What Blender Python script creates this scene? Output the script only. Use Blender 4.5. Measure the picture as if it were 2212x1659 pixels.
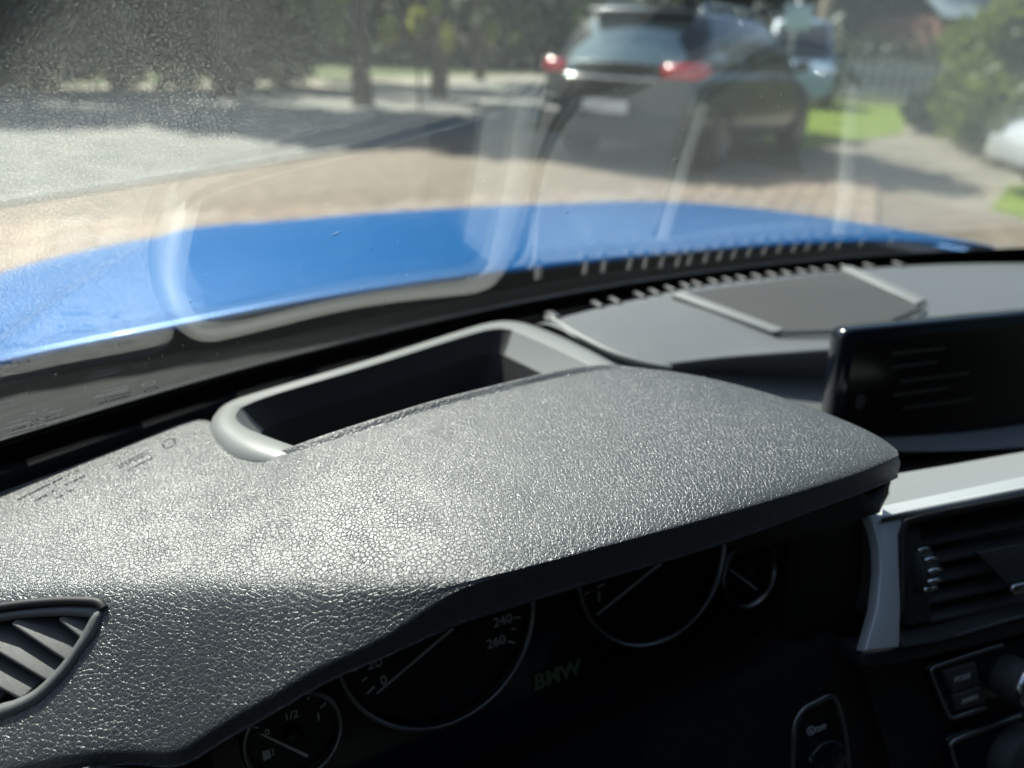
import bpy, bmesh, math, random
from mathutils import Vector, Matrix, noise
R_ = math.radians
random.seed(7)
for o in list(bpy.data.objects): bpy.data.objects.remove(o)
scene = bpy.context.scene
COL = scene.collection

# ------------------------------------------------------------------ camera, sky, sun, exposure
CAM_H = 1.10
RIGHT = Vector((0.8937608, -0.4465362, 0.0423922))
UP = Vector((0.1567066, 0.3994084, 0.9032807))
FWD = Vector((0.4202793, 0.8006737, -0.4269507))
CAM = Vector((0, 0, CAM_H))
cd = bpy.data.cameras.new('camera'); cam = bpy.data.objects.new('camera', cd); COL.objects.link(cam)
cam.matrix_world = Matrix(((RIGHT.x, UP.x, -FWD.x, 0), (RIGHT.y, UP.y, -FWD.y, 0), (RIGHT.z, UP.z, -FWD.z, CAM_H), (0, 0, 0, 1)))
cd.sensor_width = 9.8; cd.lens = 9.8 * 2663 / 3840; cd.clip_start = 0.01; cd.clip_end = 1500
cd.dof.use_dof = True; cd.dof.focus_distance = 0.282; cd.dof.aperture_fstop = 1.55
scene.camera = cam

SUN_AZ, SUN_EL = R_(-12), R_(50)          # azimuth from the car's heading (+Y) towards its right (+X)
world = bpy.data.worlds.new('World'); scene.world = world; world.use_nodes = True
wn = world.node_tree.nodes; wl = world.node_tree.links
sky = wn.new('ShaderNodeTexSky'); sky.sky_type = 'NISHITA'; sky.sun_disc = False
sky.sun_elevation = SUN_EL; sky.sun_rotation = SUN_AZ; sky.dust_density = 1.5
wn['Background'].inputs['Strength'].default_value = 0.10
wl.new(sky.outputs[0], wn['Background'].inputs['Color'])
sd = bpy.data.lights.new('sun', 'SUN'); sd.energy = 5.0; sd.angle = R_(0.53); sd.color = (1.0, 0.955, 0.88)
sun = bpy.data.objects.new('sun', sd); COL.objects.link(sun)
S2 = Vector((math.sin(SUN_AZ) * math.cos(SUN_EL), math.cos(SUN_AZ) * math.cos(SUN_EL), math.sin(SUN_EL)))
sun.rotation_euler = S2.to_track_quat('Z', 'Y').to_euler(); sun.location = (0, 5, 30)
vs = scene.view_settings; vs.view_transform = 'Standard'; vs.look = 'None'; vs.exposure = 1.15; vs.gamma = 1
vs.use_curve_mapping = False
scene.render.engine = 'CYCLES'
scene.cycles.max_bounces = 8; scene.cycles.transparent_max_bounces = 16; scene.cycles.sample_clamp_indirect = 6

# ------------------------------------------------------------------ measuring helpers (survey of the photograph, 2212 px wide)
FP = 2663 * 2212 / 3840.0
def ray(px, py):
    return RIGHT * ((px - 1106) / FP) - UP * ((py - 829.5) / FP) + FWD
def at_z(px, py, zmm):                 # zmm = height relative to the phone, in millimetres
    d = ray(px, py); return CAM + d * (zmm / 1000.0 / d.z)
def at_y(px, py, y):
    d = ray(px, py); return CAM + d * (y / d.y)
def at_pl(px, py, p0, n):
    d = ray(px, py); return CAM + d * ((p0 - CAM).dot(n) / d.dot(n))
def ground(px, py): return at_z(px, py, -1100)
def to_px(P):
    q = P - CAM; f = q.dot(FWD)
    return (1106 + FP * q.dot(RIGHT) / f, 829.5 - FP * q.dot(UP) / f)
def mm(x, y, z): return Vector((x / 1000, y / 1000, CAM_H + z / 1000))
def inside(p, poly):
    x, y = p; c = False; n = len(poly); j = n - 1
    for i in range(n):
        if (poly[i][1] > y) != (poly[j][1] > y) and x < (poly[j][0] - poly[i][0]) * (y - poly[i][1]) / (poly[j][1] - poly[i][1]) + poly[i][0]: c = not c
        j = i
    return c
def cr(p, t):                          # Catmull-Rom through a list of vectors, t in 0..len-1
    n = len(p); i = min(int(t), n - 2); u = t - i
    a, b, c, d = p[max(i - 1, 0)], p[i], p[i + 1], p[min(i + 2, n - 1)]
    return 0.5 * ((2 * b) + (c - a) * u + (2 * a - 5 * b + 4 * c - d) * u * u + (3 * b - a - 3 * c + d) * u ** 3)
def smooth_line(p, k, closed=False):
    if closed:
        n = len(p); q = [p[-1]] + list(p) + [p[0], p[1]]
        return [cr(q, 1 + i / k) for i in range(n * k)]
    return [cr(p, i / k) for i in range((len(p) - 1) * k + 1)]

# ------------------------------------------------------------------ materials
MATS = {}
def mat(name, col=(.5, .5, .5), rough=.5, metal=0., spec=.5, emit=None, es=0., coat=0.):
    if name in MATS: return MATS[name]
    m = bpy.data.materials.new(name); m.use_nodes = True
    b = m.node_tree.nodes['Principled BSDF']
    b.inputs['Base Color'].default_value = (*col, 1); b.inputs['Roughness'].default_value = rough
    b.inputs['Metallic'].default_value = metal; b.inputs['Specular IOR Level'].default_value = spec
    b.inputs['Coat Weight'].default_value = coat; b.inputs['Coat Roughness'].default_value = .03
    if emit: b.inputs['Emission Color'].default_value = (*emit, 1); b.inputs['Emission Strength'].default_value = es
    MATS[name] = m; return m
def N(m, t, **kw):
    n = m.node_tree.nodes.new(t)
    for k, v in kw.items(): setattr(n, k, v)
    return n
def L(m, a, b): m.node_tree.links.new(a, b)
def bsdf(m): return m.node_tree.nodes['Principled BSDF']
def add_bump(m, height, strength=1., dist=.001):
    b = N(m, 'ShaderNodeBump'); b.inputs['Strength'].default_value = strength; b.inputs['Distance'].default_value = dist
    L(m, height, b.inputs['Height']); L(m, b.outputs[0], bsdf(m).inputs['Normal']); return b
def coords(m): return N(m, 'ShaderNodeTexCoord').outputs['Object']
def math_(m, op, a, b=None):
    n = N(m, 'ShaderNodeMath', operation=op)
    for i, v in enumerate((a, b)):
        if v is None: continue
        if isinstance(v, (int, float)): n.inputs[i].default_value = v
        else: L(m, v, n.inputs[i])
    return n.outputs[0]
def noise_(m, vec, scale, detail=3, rough=.55):
    n = N(m, 'ShaderNodeTexNoise'); n.inputs['Scale'].default_value = scale; n.inputs['Detail'].default_value = detail
    n.inputs['Roughness'].default_value = rough
    if vec is not None: L(m, vec, n.inputs['Vector'])
    return n
def mottle(m, c1, c2, scale, detail=5, lo=.35, hi=.65):
    n = noise_(m, coords(m), scale, detail); r = N(m, 'ShaderNodeValToRGB')
    r.color_ramp.elements[0].position = lo; r.color_ramp.elements[1].position = hi
    r.color_ramp.elements[0].color = (*c1, 1); r.color_ramp.elements[1].color = (*c2, 1)
    L(m, n.outputs['Fac'], r.inputs[0]); L(m, r.outputs[0], bsdf(m).inputs['Base Color']); return n

def leather(name, col, rough, cell, depth, spec=.5):
    m = mat(name, col, rough, 0, spec)
    bsdf(m).inputs['Sheen Weight'].default_value = .25; bsdf(m).inputs['Sheen Roughness'].default_value = .4; bsdf(m).inputs['IOR'].default_value = 1.64
    c = coords(m)
    w = noise_(m, c, 1 / cell * .55, 2)
    add = N(m, 'ShaderNodeVectorMath', operation='MULTIPLY_ADD')
    L(m, w.outputs['Color'], add.inputs[0]); add.inputs[1].default_value = (cell * .45,) * 3; L(m, c, add.inputs[2])
    def vor(sc, feat):
        v = N(m, 'ShaderNodeTexVoronoi', feature=feat); v.inputs['Scale'].default_value = sc
        L(m, add.outputs[0], v.inputs['Vector']); return v.outputs['Distance']
    big = math_(m, 'MINIMUM', math_(m, 'MULTIPLY', vor(.72 / cell, 'DISTANCE_TO_EDGE'), 5.), .7)
    med = math_(m, 'MINIMUM', math_(m, 'MULTIPLY', vor(1.7 / cell, 'DISTANCE_TO_EDGE'), 3.), .5)
    fine = noise_(m, c, 6.5 / cell, 2).outputs['Fac']
    wr_ = math_(m, 'MINIMUM', math_(m, 'MULTIPLY', vor(.40 / cell, 'DISTANCE_TO_EDGE'), 9.), .6)         # long creases
    amp = math_(m, 'ADD', math_(m, 'MULTIPLY', noise_(m, c, .09 / cell, 2).outputs['Fac'], 1.0), .5)       # grain varies over the hide
    h = math_(m, 'ADD', math_(m, 'MULTIPLY', math_(m, 'ADD', big, math_(m, 'MULTIPLY', wr_, .4)), amp), math_(m, 'ADD', math_(m, 'MULTIPLY', med, .50), math_(m, 'MULTIPLY', fine, .40)))
    add_bump(m, h, 1., depth)
    n2 = noise_(m, c, 9, 3).outputs['Fac']
    L(m, math_(m, 'ADD', math_(m, 'MULTIPLY', n2, .12), rough - .06), bsdf(m).inputs['Roughness'])
    return m
M_LEATHER = leather('grained_black_leather', (.022, .0245, .0255), .36, .00135, .00019, .9)
M_PANEL = leather('soft_dash_foam', (.075, .080, .082), .46, .0012, .00010, .8)
M_PLAST = mat('matt_dark_plastic', (.06, .063, .063), .45); n = noise_(M_PLAST, coords(M_PLAST), 3500, 2); add_bump(M_PLAST, n.outputs['Fac'], .8, .00025)
M_BEZEL = mat('grey_bezel_plastic', (.20, .205, .198), .40); n = noise_(M_BEZEL, coords(M_BEZEL), 4500, 2); add_bump(M_BEZEL, n.outputs['Fac'], .5, .00012)
M_FRAME = mat('grained_vent_plastic', (.105, .11, .11), .42); n = noise_(M_FRAME, coords(M_FRAME), 3800, 2); add_bump(M_FRAME, n.outputs['Fac'], .8, .0003)
M_RIB = mat('dark_rib_plastic', (.065, .065, .065), .42)
M_DARK = mat('black_inner_plastic', (.008, .008, .009), .6)
M_GLOSS = mat('gloss_black_plastic', (.007, .010, .016), .12)  # navy tint stands for blue sky mirrored in the cluster
M_SCREEN = mat('screen_glass', (.004, .004, .005), .18, spec=.35)
M_DIAL = mat('dial_face', (.004, .006, .012), .4)  # bluish base: sky reflection of the cluster lens put into the colour
M_CHROME = mat('satin_chrome', (.62, .63, .64), .22, 1.)
M_RING = mat('dull_chrome_ring', (.30, .31, .32), .35, 1.)
M_MARK = mat('dial_print', (.62, .62, .60), .6)
M_GREEN = mat('dim_display_text', (.02, .05, .02), .5, emit=(.4, .62, .45), es=.0028)
M_MENU = mat('dim_menu_text', (.012, .012, .012), .5, emit=(.6, .62, .6), es=.0012)
M_SILVER = mat('silver_hexagon_trim', (.25, .26, .26), .45, .3)
vv = N(M_SILVER, 'ShaderNodeTexVoronoi', feature='DISTANCE_TO_EDGE'); vv.inputs['Scale'].default_value = 820; vv.inputs['Randomness'].default_value = .0
L(M_SILVER, coords(M_SILVER), vv.inputs['Vector']); add_bump(M_SILVER, math_(M_SILVER, 'MINIMUM', vv.outputs['Distance'], .3), .45, .0009)
M_SATIN = mat('smooth_silver_trim', (.50, .52, .53), .45, .2)
M_GRILLE = mat('speaker_mesh', (.095, .092, .086), .45, .3)
wv = N(M_GRILLE, 'ShaderNodeTexWave', wave_type='BANDS', bands_direction='DIAGONAL'); wv.inputs['Scale'].default_value = 190
L(M_GRILLE, coords(M_GRILLE), wv.inputs['Vector']); add_bump(M_GRILLE, wv.outputs['Fac'], .8, .0008)
M_HEAD = mat('anthracite_headliner', (.07, .07, .068), .95)
M_BLUE = mat('metallic_blue_paint', (.001, .165, .50), .42, .15, coat=.3)
n = noise_(M_BLUE, coords(M_BLUE), 4, 3); L(M_BLUE, math_(M_BLUE, 'ADD', math_(M_BLUE, 'MULTIPLY', n.outputs['Fac'], .08), .33), bsdf(M_BLUE).inputs['Roughness'])
M_FRIT = mat('black_glass_print', (.012, .013, .013), .06, spec=.5)
M_CARBON = mat('dark_check_trim', (.02, .022, .03), .35, .3)
ck = N(M_CARBON, 'ShaderNodeTexChecker'); ck.inputs['Scale'].default_value = 260; ck.inputs[1].default_value = (.03, .034, .045, 1); ck.inputs[2].default_value = (.012, .013, .018, 1)
L(M_CARBON, coords(M_CARBON), ck.inputs['Vector']); L(M_CARBON, ck.outputs[0], bsdf(M_CARBON).inputs['Base Color'])

def glass_mat(name, tint, ior=2.0, film=0.):
    m = bpy.data.materials.new(name); m.use_nodes = True; nt = m.node_tree; nt.nodes.clear()
    out = N(m, 'ShaderNodeOutputMaterial'); mix = N(m, 'ShaderNodeMixShader'); fr = N(m, 'ShaderNodeFresnel'); fr.inputs['IOR'].default_value = ior
    geo = N(m, 'ShaderNodeNewGeometry'); mr = N(m, 'ShaderNodeMix'); mr.data_type = 'FLOAT'; mr.inputs[2].default_value = ior; mr.inputs[3].default_value = 1 / ior
    L(m, geo.outputs['Backfacing'], mr.inputs[0]); L(m, mr.outputs[0], fr.inputs['IOR'])       # same air-to-glass loss at both faces of the pane
    tr = N(m, 'ShaderNodeBsdfTransparent'); tr.inputs['Color'].default_value = (*tint, 1)
    gl = N(m, 'ShaderNodeBsdfGlossy'); gl.inputs['Roughness'].default_value = 0.0
    L(m, fr.outputs[0], mix.inputs[0]); L(m, tr.outputs[0], mix.inputs[1]); L(m, gl.outputs[0], mix.inputs[2]); fin = mix
    if film:                                # thin film of dust that glows a little where the sun strikes it
        tl = N(m, 'ShaderNodeBsdfTranslucent'); tl.inputs['Color'].default_value = (.86, .92, .90, 1); fin = N(m, 'ShaderNodeMixShader')
        dn_ = noise_(m, coords(m), 7, 4); L(m, math_(m, 'MULTIPLY', math_(m, 'ADD', dn_.outputs['Fac'], .4), film), fin.inputs[0])
        L(m, mix.outputs[0], fin.inputs[1]); L(m, tl.outputs[0], fin.inputs[2])
    L(m, fin.outputs[0], out.inputs[0])
    MATS[name] = m; return m
M_TINT = glass_mat('tinted_side_glass', (.24, .26, .25))
M_GLASS = glass_mat('windshield_glass', (.95, .985, .965), film=.002)

# ------------------------------------------------------------------ object helpers
def link(name, me, m=None, parent=None, smooth=False):
    o = bpy.data.objects.new(name, me); COL.objects.link(o)
    if m: me.materials.append(m)
    if smooth:
        me.polygons.foreach_set('use_smooth', [True] * len(me.polygons))
    if parent is not None:
        o.parent = parent
        o.matrix_parent_inverse = world_of(parent).inverted()
    return o
def world_of(o):
    mw = Matrix.LocRotScale(o.location, o.rotation_euler, o.scale)
    if o.parent: mw = world_of(o.parent) @ o.matrix_parent_inverse @ mw
    return mw
def mesh(name, vs_, fs, m=None, parent=None, smooth=False):
    me = bpy.data.meshes.new(name); me.from_pydata([tuple(v) for v in vs_], [], fs); me.update()
    return link(name, me, m, parent, smooth)
def grid_faces(nu, nv, wrap_u=False):
    f = []
    for i in range(nu if wrap_u else nu - 1):
        for j in range(nv - 1):
            a = i * nv + j; b = ((i + 1) % nu) * nv + j
            f.append((a, b, b + 1, a + 1))
    return f
def empty(name, loc, rz=0):
    o = bpy.data.objects.new(name, None); COL.objects.link(o); o.location = loc; o.rotation_euler = (0, 0, rz); return o
def tag(o, label=None, cat=None, group=None, kind=None):
    if label: o['label'] = label
    if cat: o['category'] = cat
    if group: o['group'] = group
    if kind: o['kind'] = kind
    return o
def bevel(o, w, seg=2, angle=.6):
    b = o.modifiers.new('bevel', 'BEVEL'); b.width = w; b.segments = seg; b.limit_method = 'ANGLE'; b.angle_limit = angle
    o.data.polygons.foreach_set('use_smooth', [True] * len(o.data.polygons))
    return o
def slab(name, poly, n, t, m, parent=None, bev=0., inset=0.):
    """closed outline (3-D points) extruded by t along -n (its face stays on the outline)"""
    k = len(poly); n = n.normalized()
    v = [p.copy() for p in poly] + [p - n * t for p in poly]
    nn = sum(((poly[i] - poly[0]).cross(poly[(i + 1) % k] - poly[0]) for i in range(k)), Vector())
    f = [tuple(range(k)), tuple(range(2 * k - 1, k - 1, -1))] + [(i, i + k, (i + 1) % k + k, (i + 1) % k) for i in range(k)]
    if nn.dot(n) < 0: f = [tuple(reversed(q)) for q in f]
    o = mesh(name, v, f, m, parent)
    if bev: bevel(o, bev)
    return o
def tube(name, pts, r, m, parent=None, seg=8, closed=False, up=Vector((0, 0, 1)), flat=1.):
    n = len(pts); v = []
    for i, p in enumerate(pts):
        a = pts[(i - 1) % n] if closed or i else p; b = pts[(i + 1) % n] if closed or i < n - 1 else p
        t = (b - a).normalized(); s = t.cross(up); s = s.normalized() if s.length > 1e-6 else Vector((1, 0, 0)); u = s.cross(t)
        rr = r(i / max(n - 1, 1)) if callable(r) else r
        for k in range(seg):
            w = 2 * math.pi * k / seg; v.append(p + s * math.cos(w) * rr + u * math.sin(w) * rr * flat)
    f = []
    for i in range(n if closed else n - 1):
        for k in range(seg):
            f.append((i * seg + k, i * seg + (k + 1) % seg, ((i + 1) % n) * seg + (k + 1) % seg, ((i + 1) % n) * seg + k))
    if not closed: f += [tuple(range(seg - 1, -1, -1)), tuple(range((n - 1) * seg, n * seg))]
    return mesh(name, v, f, m, parent, True)
def ring_band(name, outer, inner, m, parent=None, drop=None, smooth=True, mid=None):
    rows = [outer] + ([mid] if mid else []) + [inner]
    if drop is not None: rows = [[p - drop for p in outer]] + rows + [[p - drop for p in inner]]
    nv = len(rows); k = len(outer)
    v = [rows[j][i] for i in range(k) for j in range(nv)]
    return mesh(name, v, grid_faces(k, nv, True), m, parent, smooth)
def box_pts(c, ex, ey, ez):
    return [c + ex * a + ey * b + ez * d for a in (-1, 1) for b in (-1, 1) for d in (-1, 1)]
BOXF = [(0, 1, 3, 2), (4, 6, 7, 5), (0, 4, 5, 1), (2, 3, 7, 6), (0, 2, 6, 4), (1, 5, 7, 3)]
def box(name, c, ex, ey, ez, m, parent=None, bev=0.):
    o = mesh(name, box_pts(Vector(c), Vector(ex), Vector(ey), Vector(ez)), BOXF, m, parent)
    me = o.data; bm = bmesh.new(); bm.from_mesh(me); bmesh.ops.recalc_face_normals(bm, faces=bm.faces); bm.to_mesh(me); bm.free()
    if bev: bevel(o, bev)
    return o
def text_mesh(name, s, origin, ex, ey, size, m, parent, extrude=.0002, bold=0.):
    cu = bpy.data.curves.new('lettering', 'FONT'); cu.body = s; cu.size = size; cu.extrude = extrude; cu.align_x = 'CENTER'; cu.align_y = 'CENTER'; cu.offset = bold
    tmp = bpy.data.objects.new('lettering', cu); COL.objects.link(tmp)
    dg = bpy.context.evaluated_depsgraph_get(); me = bpy.data.meshes.new_from_object(tmp.evaluated_get(dg))
    bpy.data.objects.remove(tmp)
    ex = ex.normalized(); ez = ex.cross(ey).normalized(); ey = ez.cross(ex)
    me.transform(Matrix(((ex.x, ey.x, ez.x, origin.x), (ex.y, ey.y, ez.y, origin.y), (ex.z, ey.z, ez.z, origin.z), (0, 0, 0, 1))))
    me.materials.clear()
    return link(name, me, m, parent)
ZU = Vector((0, 0, 1))

# ================================================================== GROUND
def flat(name, poly, z, m, **kw):
    o = mesh(name, [Vector((x, y, z)) for x, y in poly], [tuple(range(len(poly)))], m); tag(o, kind='structure'); return o
M_GRASS0 = mat('dry_turf', (.07, .10, .03), .95); mottle(M_GRASS0, (.045, .075, .018), (.13, .14, .05), 1.3)
M_ROAD = mat('pale_asphalt', (.2, .2, .18), .9)
n = mottle(M_ROAD, (.15, .155, .135), (.25, .245, .215), 2.2); n = noise_(M_ROAD, coords(M_ROAD), 160, 2); add_bump(M_ROAD, n.outputs['Fac'], .6, .004)
M_PAVE = mat('tan_paver', (.46, .36, .27), .88); mottle(M_PAVE, (.35, .265, .195), (.45, .36, .28), 3.)
M_JOINT = mat('sand_joint', (.26, .21, .16), .95); mottle(M_JOINT, (.23, .19, .145), (.32, .265, .205), 6.)
M_GRAVEL = mat('pale_gravel', (.40, .36, .29), .95)
mottle(M_GRAVEL, (.24, .22, .16), (.40, .36, .29), 1.6); n = noise_(M_GRAVEL, coords(M_GRAVEL), 60, 3); add_bump(M_GRAVEL, n.outputs['Fac'], .6, .02)
M_LAWN = mat('sunlit_lawn', (.16, .26, .03), .9); mottle(M_LAWN, (.13, .23, .012), (.24, .30, .03), 2.)
flat('ground', [(-300, -300), (300, -300), (300, 300), (-300, 300)], 0, M_GRASS0)
AZ = R_(52); RD = Vector((math.sin(AZ), math.cos(AZ), 0)); RN = Vector((-math.cos(AZ), math.sin(AZ), 0))   # road direction, left normal
K0 = Vector((-.85, 5.75, 0))
def rp(a, b): p = K0 + RD * a + RN * b; return (p.x, p.y)
flat('road', [rp(-60, .12), rp(120, .12), rp(120, 7.5), rp(-60, 7.5)], .004, M_ROAD)
o = mesh('kerb', [Vector((*rp(a, b), z)) for a in (-30, 60) for b, z in ((0, .0), (0, .03), (.01, .036), (.12, .034), (.13, .0))], grid_faces(2, 5), mat('kerb_stone', (.33, .32, .29), .9)); tag(o, kind='structure')
flat('far_pavement', [rp(-60, 7.5), rp(120, 7.5), rp(120, 10.), rp(-60, 10.)], .008, M_GRAVEL)
pav = flat('paving', [rp(-8, 0), rp(7.5, 0), rp(7.5, -2.2), rp(4, -6.5), rp(-8, -6.5)], .012, M_JOINT)
flat('gravel_path', [(3.6, 2.2), (6.3, 5.55), (9.3, 8.5), (19, 13.2), (19, 9.6), (10.5, 5.6), (8.0, 2.2)], .008, M_GRAVEL)
flat('lawn', [(7.6, 7.1), (8.8, 7.6), (12.4, 8.9), (20.5, 14.9), (18.0, 18.2), (9.4, 9.6)], .016, M_LAWN)
flat('verge', [(5.9, 1.6), (6.55, 3.7), (8.2, 4.5), (12, 4.6), (9, 1.6)], .016, M_LAWN)
# pavers, each its own piece
pm = bpy.data.meshes.new('paver')
bmx = bmesh.new(); bmesh.ops.create_cube(bmx, size=1.)
for v in bmx.verts: v.co = Vector((v.co.x * .235, v.co.y * .155, v.co.z * .03 + .015))
bmesh.ops.bevel(bmx, geom=[e for e in bmx.edges if e.verts[0].co.z > .02 and e.verts[1].co.z > .02], offset=.006, segments=1, affect='EDGES')
bmx.to_mesh(pm); bmx.free(); pm.materials.append(M_PAVE)
pmv = [pm]
for k in range(3):
    q = pm.copy(); mk = mat('tan_paver_%s' % 'abc'[k], ((.44, .345, .26), (.38, .29, .22), (.42, .35, .28))[k], .88); q.materials.clear(); q.materials.append(mk); pmv.append(q)
cnt = 0; spots = []
for i in range(-18, 28):
    for j in range(0, 34):
        a = i * .24 + (.12 if j % 2 else 0); b = -.08 - j * .16
        x, y = rp(a, b)
        if y < 2.9 or y > 8.2: continue
        px = to_px(Vector((x, y, .03)))
        if not (-60 < px[0] < 1900 and px[1] < 640 - .28 * px[0] + .00014 * px[0] ** 2 + 60): continue
        if (Vector((x, y, 0)) - Vector((5.2, 6.6, 0))).length < .9: continue
        spots.append((y, x, i, j))
spots.sort()
for y, x, i, j in spots[:300]:
    o = bpy.data.objects.new('paver', random.choice(pmv)); COL.objects.link(o)
    o.location = (x, y, .0125 + random.uniform(0, .004)); o.rotation_euler = (random.uniform(-.006, .006), random.uniform(-.006, .006), math.pi / 2 - AZ); o.parent = pav

# ================================================================== FOLIAGE
def leaf_mat(name, c1, c2, trans):
    m = bpy.data.materials.new(name); m.use_nodes = True; nt = m.node_tree; nt.nodes.clear()
    out = N(m, 'ShaderNodeOutputMaterial'); mix = N(m, 'ShaderNodeMixShader'); d = N(m, 'ShaderNodeBsdfPrincipled'); t = N(m, 'ShaderNodeBsdfTranslucent')
    d.inputs['Roughness'].default_value = .45
    oi = N(m, 'ShaderNodeNewGeometry'); r = N(m, 'ShaderNodeValToRGB'); r.color_ramp.elements[0].color = (*c1, 1); r.color_ramp.elements[1].color = (*c2, 1)
    L(m, oi.outputs['Random Per Island'], r.inputs[0]); L(m, r.outputs[0], d.inputs['Base Color'])
    t.inputs['Color'].default_value = (*trans, 1); mix.inputs[0].default_value = .35
    L(m, d.outputs[0], mix.inputs[1]); L(m, t.outputs[0], mix.inputs[2]); L(m, mix.outputs[0], out.inputs[0]); return m
M_LEAF = leaf_mat('broad_leaf', (.025, .05, .012), (.09, .13, .03), (.22, .28, .03))
M_LEAF2 = leaf_mat('dark_leaf', (.015, .03, .012), (.04, .065, .02), (.05, .08, .015))
M_LEAF3 = leaf_mat('shrub_leaf', (.05, .09, .02), (.17, .23, .05), (.30, .36, .05))
M_BARK = mat('bark', (.07, .055, .04), .95); mottle(M_BARK, (.04, .03, .022), (.11, .09, .065), 14.)
def leaves(name, blobs, count, size, m, parent, seed):
    rnd = random.Random(seed); v = []; f = []
    wts = [b[1].x * b[1].y * b[1].z for b in blobs]
    for i in range(count):
        c, r = rnd.choices(blobs, wts)[0]
        d = Vector((rnd.gauss(0, 1), rnd.gauss(0, 1), rnd.gauss(0, 1))).normalized() * (rnd.random() ** .45)
        p = c + Vector((d.x * r.x, d.y * r.y, d.z * r.z))
        if p.z < .05: p.z = .05 + rnd.random() * .2
        a = Vector((rnd.gauss(0, 1), rnd.gauss(0, 1), rnd.gauss(0, .6))).normalized(); b = a.cross(Vector((rnd.gauss(0, 1), rnd.gauss(0, 1), rnd.gauss(0, 1)))).normalized()
        s = size * rnd.uniform(.6, 1.4); k = len(v)
        v += [p - a * s, p + b * s * .5, p + a * s, p - b * s * .5]; f.append((k, k + 1, k + 2, k + 3))
    return mesh(name, v, f, m, parent)
def tree(name, loc, h, rx, base, m, label, seed, count=2600, size=.16, group=None):
    rnd = random.Random(seed); e = empty(name, (loc[0], loc[1], 0)); e.location = (loc[0], loc[1], 0)
    b0 = Vector((loc[0], loc[1], 0)); blobs = []
    pts = [b0 + Vector((rnd.uniform(-.15, .15) * k, rnd.uniform(-.15, .15) * k, h * .72 * k / 4)) for k in range(5)]
    tr = tube('trunk', pts, lambda t: .17 * h / 7 * (1 - .65 * t), M_BARK, e)
    for k in range(9):
        a = rnd.uniform(0, 6.28); rr = rnd.uniform(.15, .75) * rx; z = rnd.uniform(base + .12 * h, h * .95)
        c = b0 + Vector((math.cos(a) * rr, math.sin(a) * rr, z)); s = rnd.uniform(.28, .5) * rx
        blobs.append((c, Vector((s, s, s * .75))))
        if k < 5: tube('limb', [pts[2 + k % 2], pts[2 + k % 2].lerp(c, .5) + Vector((0, 0, .15)), c], lambda t: .055 * h / 7 * (1 - .7 * t), M_BARK, e, 6)
    leaves('crown', blobs, count, size, m, e, seed + 1)
    tag(e, label, 'tree', group); return e
# far side of the road: a shady row seen through the upper left of the glass
spec = [(-6.5, 15.5, 7.5, 2.9, .6, M_LEAF2, 'dark leafy tree at the far left edge beyond the sunny road'),
        (-2.2, 18.2, 8.0, 3.0, .5, M_LEAF2, 'dark tree second from the left beyond the road'),
        (2.6, 20.5, 8.5, 3.2, .7, M_LEAF, 'green tree with yellow backlit leaves beyond the road'),
        (6.4, 23.5, 8.5, 3.1, .7, M_LEAF2, 'dark tree behind the left tail light of the dark hatchback'),
        (11.5, 25.5, 9.0, 3.3, .7, M_LEAF2, 'dark tree rising behind the roof of the dark hatchback'),
        (16.5, 25.0, 9.0, 3.1, .6, M_LEAF2, 'dark tree behind the pale van')]
for i, s in enumerate(spec): tree('tree', s[:2], s[2], s[3], s[4], s[5], s[6], 40 + i * 7, 3000, .2, 'trees beyond the road')
for x_, y_, rx_, lab in ((1.7, 15.6, 3.5, 'street tree whose crown hangs over the middle of the road'), (3.9, 13.9, 3.2, 'street tree with a bare trunk left of the dark hatchback'), (6.3, 16.2, 3.0, 'street tree directly behind the left tail lamp of the hatchback')):
    tree('street_tree', (x_, y_), 9.0, rx_, 3.6, M_LEAF, lab, int(x_ * 100), 5200, .27, 'street trees shading the road')
def hedge(name, a, b, w, h, m, label, seed, count):
    e = empty(name, ((a[0] + b[0]) / 2, (a[1] + b[1]) / 2, 0)); A = Vector((*a, h * .5)); B = Vector((*b, h * .5)); k = max(3, int((B - A).length / 1.2))
    leaves('foliage', [(A.lerp(B, i / (k - 1)), Vector((1., w, h * .55))) for i in range(k)], count, .14, m, e, seed)
    for i in range(k): tube('stem', [Vector((A.lerp(B, i / (k - 1)).x, A.lerp(B, i / (k - 1)).y, 0)), A.lerp(B, i / (k - 1))], .05, M_BARK, e, 6)
    tag(e, label, 'hedge'); return e
hedge('hedge', (-9, 13.2), (3.5, 19.2), .9, 2.4, M_LEAF2, 'long dark clipped hedge along the far side of the road', 5, 15000)
hedge('hedge', (17.5, 21.5), (34, 20.5), .9, 2.2, M_LEAF2, 'dark hedge behind the white picket fence', 6, 5200)
hedge('hedge', (13.6, 9.0), (17.8, 10.4), .6, .75, M_LEAF2, 'low dark hedge between the lawn and the leafy shrub', 9, 2600)
wd = leaves('woodland', [(Vector((60 * math.sin(R_(a)) * .75, 60 * math.cos(R_(a)) * .75, random.choice((.6, 1.2, 2.5, 4, 6, 8)))), Vector((3.2, 3.2, 2.6))) for a in range(-40, 96, 2) for _ in range(5)], 44000, .42, M_LEAF2, None, 77)
tag(wd, 'dark band of woodland closing the view behind everything', 'woodland', kind='stuff')
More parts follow.
